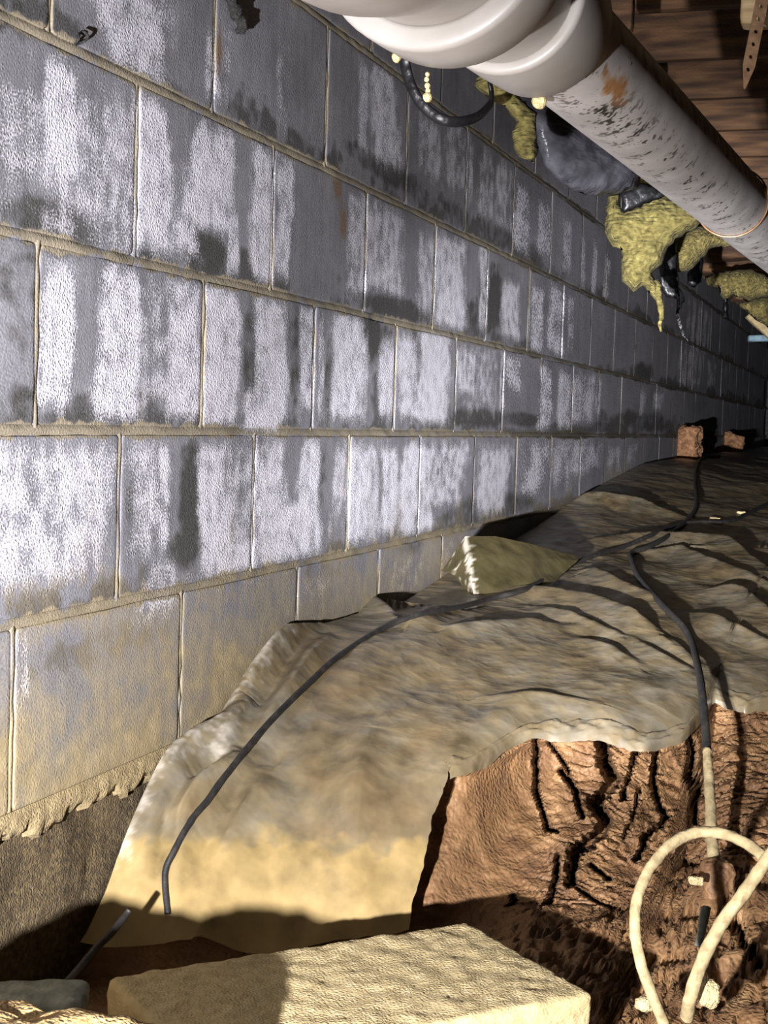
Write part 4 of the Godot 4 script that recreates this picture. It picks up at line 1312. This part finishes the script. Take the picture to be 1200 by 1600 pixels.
func cables() -> void:
	var path := on_sheet([[262, 1428], [258, 1365], [272, 1330], [300, 1280], [325, 1250], [350, 1215], [415, 1135], [480, 1070], [530, 1025], [600, 981], [658, 959], [720, 948], [767, 935], [821, 921], [886, 885], [930, 868], [978, 853], [1021, 835], [1070, 817], [1135, 815], [1170, 802], [1206, 784]], 0.006)
	var o := obj("cable", tube(curve(path, 8), 0.0037, 0.0055, 10, 0.1), M.cable_dark)
	tag(o, "long black cable snaking over the plastic sheet from trench to far right", "cable")
	path = on_sheet([[1124, 713], [1098, 716], [1088, 735], [1086, 753], [1088, 785], [1082, 803], [1068, 818], [1040, 840], [1010, 856], [986, 864]], 0.007)
	path += on_sheet([[988, 880], [1000, 905], [1037, 948], [1064, 975], [1081, 1005]], 0.007)
	path += [at(1092, 1050, 2.26), at(1099, 1100, 2.12), at(1105, 1175, 2.02)]
	o = obj("cable", tube(curve(path, 8), 0.006, 0.0058, 10, 0.1), M.cable_dark)
	tag(o, "black cable crossing the sheet from the far brick and dropping over the bank", "cable")
	path = [at(1105, 1172, 2.02), at(1108, 1220, 1.97), at(1111, 1275, 1.92), at(1113, 1320, 1.88), at(1116, 1360, 1.85), at(1112, 1400, 1.83)]
	o = obj("muddy_cable", tube(curve(path, 8), 0.0062, 0.0085, 10, 0.25), M.cable_mud)
	tag(o, "muddy tan length of cable hanging straight down the clay bank", "cable")
	# the mud-caked loop that stands in the trench
	path = [at(1042, 1612, 1.42), at(1034, 1592, 1.42), at(1015, 1545, 1.42), at(1000, 1500, 1.42), at(992, 1450, 1.43), at(995, 1408, 1.44), at(1015, 1358, 1.46), at(1048, 1320, 1.48), at(1085, 1302, 1.49), at(1130, 1303, 1.48), at(1170, 1320, 1.46), at(1200, 1348, 1.44), at(1228, 1392, 1.41), at(1240, 1450, 1.38)]
	o = obj("muddy_cable", tube(curve(path, 10), 0.0052, 0.0056, 12, 0.22), M.cable_mud)
	tag(o, "mud-caked cable bent in a tall loop at the right of the concrete block", "cable")
	path = [at(1230, 1300, 1.38), at(1212, 1326, 1.39), at(1190, 1355, 1.40), at(1165, 1392, 1.40), at(1125, 1447, 1.41), at(1096, 1505, 1.42), at(1078, 1560, 1.43), at(1074, 1590, 1.45)]
	o = obj("muddy_cable", tube(curve(path, 10), 0.0058, 0.0066, 12, 0.2), M.cable_mud)
	tag(o, "mud-caked cable end slanting up to the right through the loop", "cable")
	path = [at(202, 1422, 1.585), at(195, 1432, 1.58), at(170, 1462, 1.55), at(150, 1482, 1.53), at(128, 1508, 1.50), at(104, 1536, 1.46)]
	o = obj("cable", tube(curve(path, 8), 0.0035, 0.004, 8, 0.1), M.cable_dark)
	tag(o, "thin dark cable running into the shadow at the lower left", "cable")
	# flat black cable hanging in a bight behind the fittings
	path = [at(640, -214, 2.27), at(630, -40, 2.08), at(630, 60, 2.0), at(634, 105, 2.0), at(646, 142, 2.0), at(668, 172, 2.0), at(700, 190, 2.0), at(738, 186, 2.02), at(762, 168, 2.05), at(768, 148, 2.06), at(762, 80, 2.08), at(752, -212, 2.27)]
	o = obj("hanging_cable", tube(curve(path, 10), 0.0072, 0.0072, 10, 0.03, 0.45, Vector3(0, 0, 1)), M.black_plastic)
	tag(o, "flat black cable hanging in a loop behind the white fittings", "cable")

func stone(called: String, size: Vector3, where: Vector3, m: Material, label: String, category: String, turn := 0.0, group := "") -> MeshInstance3D:
	var r := minf(size.x, minf(size.y, size.z)) * 0.42
	var o := obj(called, rough_box(size, Vector3i(18, 14, 18), r, r * 0.45, 0.9 / size.length() * 2.2, where * 13.0, r * 0.08), m)
	o.position = where
	o.rotation.y = turn
	tag(o, label, category, group)
	return o

func small_things() -> void:
	# lump of clay and stone by the camera, whose shadow falls on the block
	var o := obj("rock", rough_box(Vector3(0.29, 0.20, 0.20), Vector3i(56, 40, 44), 0.09, 0.018, 9.0, Vector3(2, 5, 1), 0.003), M.rock)
	o.position = at(30, 1682, 1.10) + Vector3(0, -0.062, 0)
	o.rotation.y = 0.15
	tag(o, "rounded tan lump of clay and stone at the bottom left corner", "rock")
	o = obj("flat_stone", rough_box(Vector3(0.13, 0.012, 0.06), Vector3i(30, 8, 26), 0.010, 0.004, 16.0, Vector3(7, 1, 1)), M.slab)
	o.position = at(18, 1566, 1.30)
	o.rotation = Vector3(0.05, 0.4, 0.02)
	tag(o, "flat grey-green stone lying behind the tan lump", "stone")
	# far brick and slab by the wall
	var p := hit(1062, 716, 0.0)
	o = obj("masonry_chunk", rough_box(Vector3(0.15, 0.13, 0.10), Vector3i(22, 18, 14), 0.014, 0.020, 22.0, Vector3(4, 2, 0), 0.006), M.brick)
	o.transform = Transform3D(Basis(Vector3.UP, -0.15) * Basis(Vector3(0, 0, 1), -0.04), p + Vector3(0, 0.064, -0.04))
	tag(o, "broken brown masonry chunk standing on the sheet by the wall", "rubble")
	p = hit(1130, 706, 0.0)
	o = obj("masonry_slab", rough_box(Vector3(0.16, 0.12, 0.20), Vector3i(18, 10, 18), 0.014, 0.016, 18.0, Vector3(1, 8, 0), 0.004), M.brick)
	o.transform = Transform3D(Basis(Vector3.UP, 0.2) * Basis(Vector3(0, 0, 1), -0.25), p + Vector3(0, 0.04, -0.1))
	tag(o, "dark sloping masonry slab behind the broken chunk", "rubble")
	stone("pebble", Vector3(0.022, 0.024, 0.02), at(1106, 1552, 1.45), M.pebble, "pale stone at the foot of the slanting muddy cable", "stone", 0.3)
	stone("pebble", Vector3(0.018, 0.012, 0.016), at(1008, 1568, 1.46), M.pebble, "small tan stone behind the foot of the cable loop", "stone", 0.8)
	stone("pebble", Vector3(0.018, 0.010, 0.010), at(1088, 1376, 1.78), M.pebble, "pale chip set in the clay inside the cable loop", "stone", 0.2)
	stone("pebble", Vector3(0.030, 0.012, 0.022), hit(1117, 812, 0.003), M.pebble, "pale crumb lying beside the black cable on the sheet", "stone", 0.2)
	stone("pebble", Vector3(0.026, 0.012, 0.022), hit(1158, 802, 0.003), M.pebble, "pale crumb nearest the right end of the long cable", "stone", 0.2)
	o = obj("stick", tube(curve([at(1103, 1418, 1.72), at(1098, 1446, 1.69), at(1091, 1478, 1.66)], 5), 0.0055, 0.0045, 6, 0.2, 0.5), M.slab)
	tag(o, "short grey stick lying on the wet clay inside the loop", "stick")
	stone("clay_lump", Vector3(0.040, 0.075, 0.04), at(1121, 1392, 1.83), M.clay, "wet clay lump round the foot of the hanging muddy cable", "clay lump", 0.4)
	# black cobweb rags on the wall
	var w := wall_at(346, 8)
	o = obj("cobweb_rag", tube(curve([Vector3(0.012, wall_at(338, -14).y, -wall_at(338, -14).x), Vector3(0.016, w.y, -w.x), Vector3(0.014, wall_at(352, 24).y, -wall_at(352, 24).x), Vector3(0.018, wall_at(357, 38).y, -wall_at(357, 38).x), Vector3(0.012, wall_at(362, 52).y, -wall_at(362, 52).x)], 12), 0.008, 0.005, 12, 0.9), M.cobweb)
	tag(o, "ragged black cobweb clump hanging on the wall at the top", "cobweb")
	var ring := []
	for k in 10:
		var a := -0.6 + k * 0.62
		var q := wall_at(108 + cos(a) * (12 - k * 0.3) + k * 1.6, 55 + sin(a) * 11 + k * 1.0)
		ring.append(Vector3(0.008 + 0.004 * sin(k * 1.3), q.y, -q.x))
	o = obj("cobweb_rag", tube(curve(ring, 8), 0.0014, 0.0012, 6, 0.6), M.cobweb)
	tag(o, "small grey curled cobweb thread on the upper left wall", "cobweb")
	# something pale blue and white at the far end
	o = obj("plastic_strip", rough_box(Vector3(0.10, 0.03, 0.04), Vector3i(8, 4, 4), 0.006, 0.003, 20.0), M.blue_plastic)
	o.transform = Transform3D(view, at(1186, 529, 7.0))
	tag(o, "pale blue plastic strip at the far dark end", "strip")
	o = obj("far_board", rough_box(Vector3(0.16, 0.03, 0.04), Vector3i(8, 4, 4), 0.004, 0.003, 20.0), M.pebble)
	o.transform = Transform3D(view * Basis(Vector3(0, 0, 1), -0.75), at(1190, 512, 6.6))
	tag(o, "whitish slanting board above the blue edge at the far end", "board")
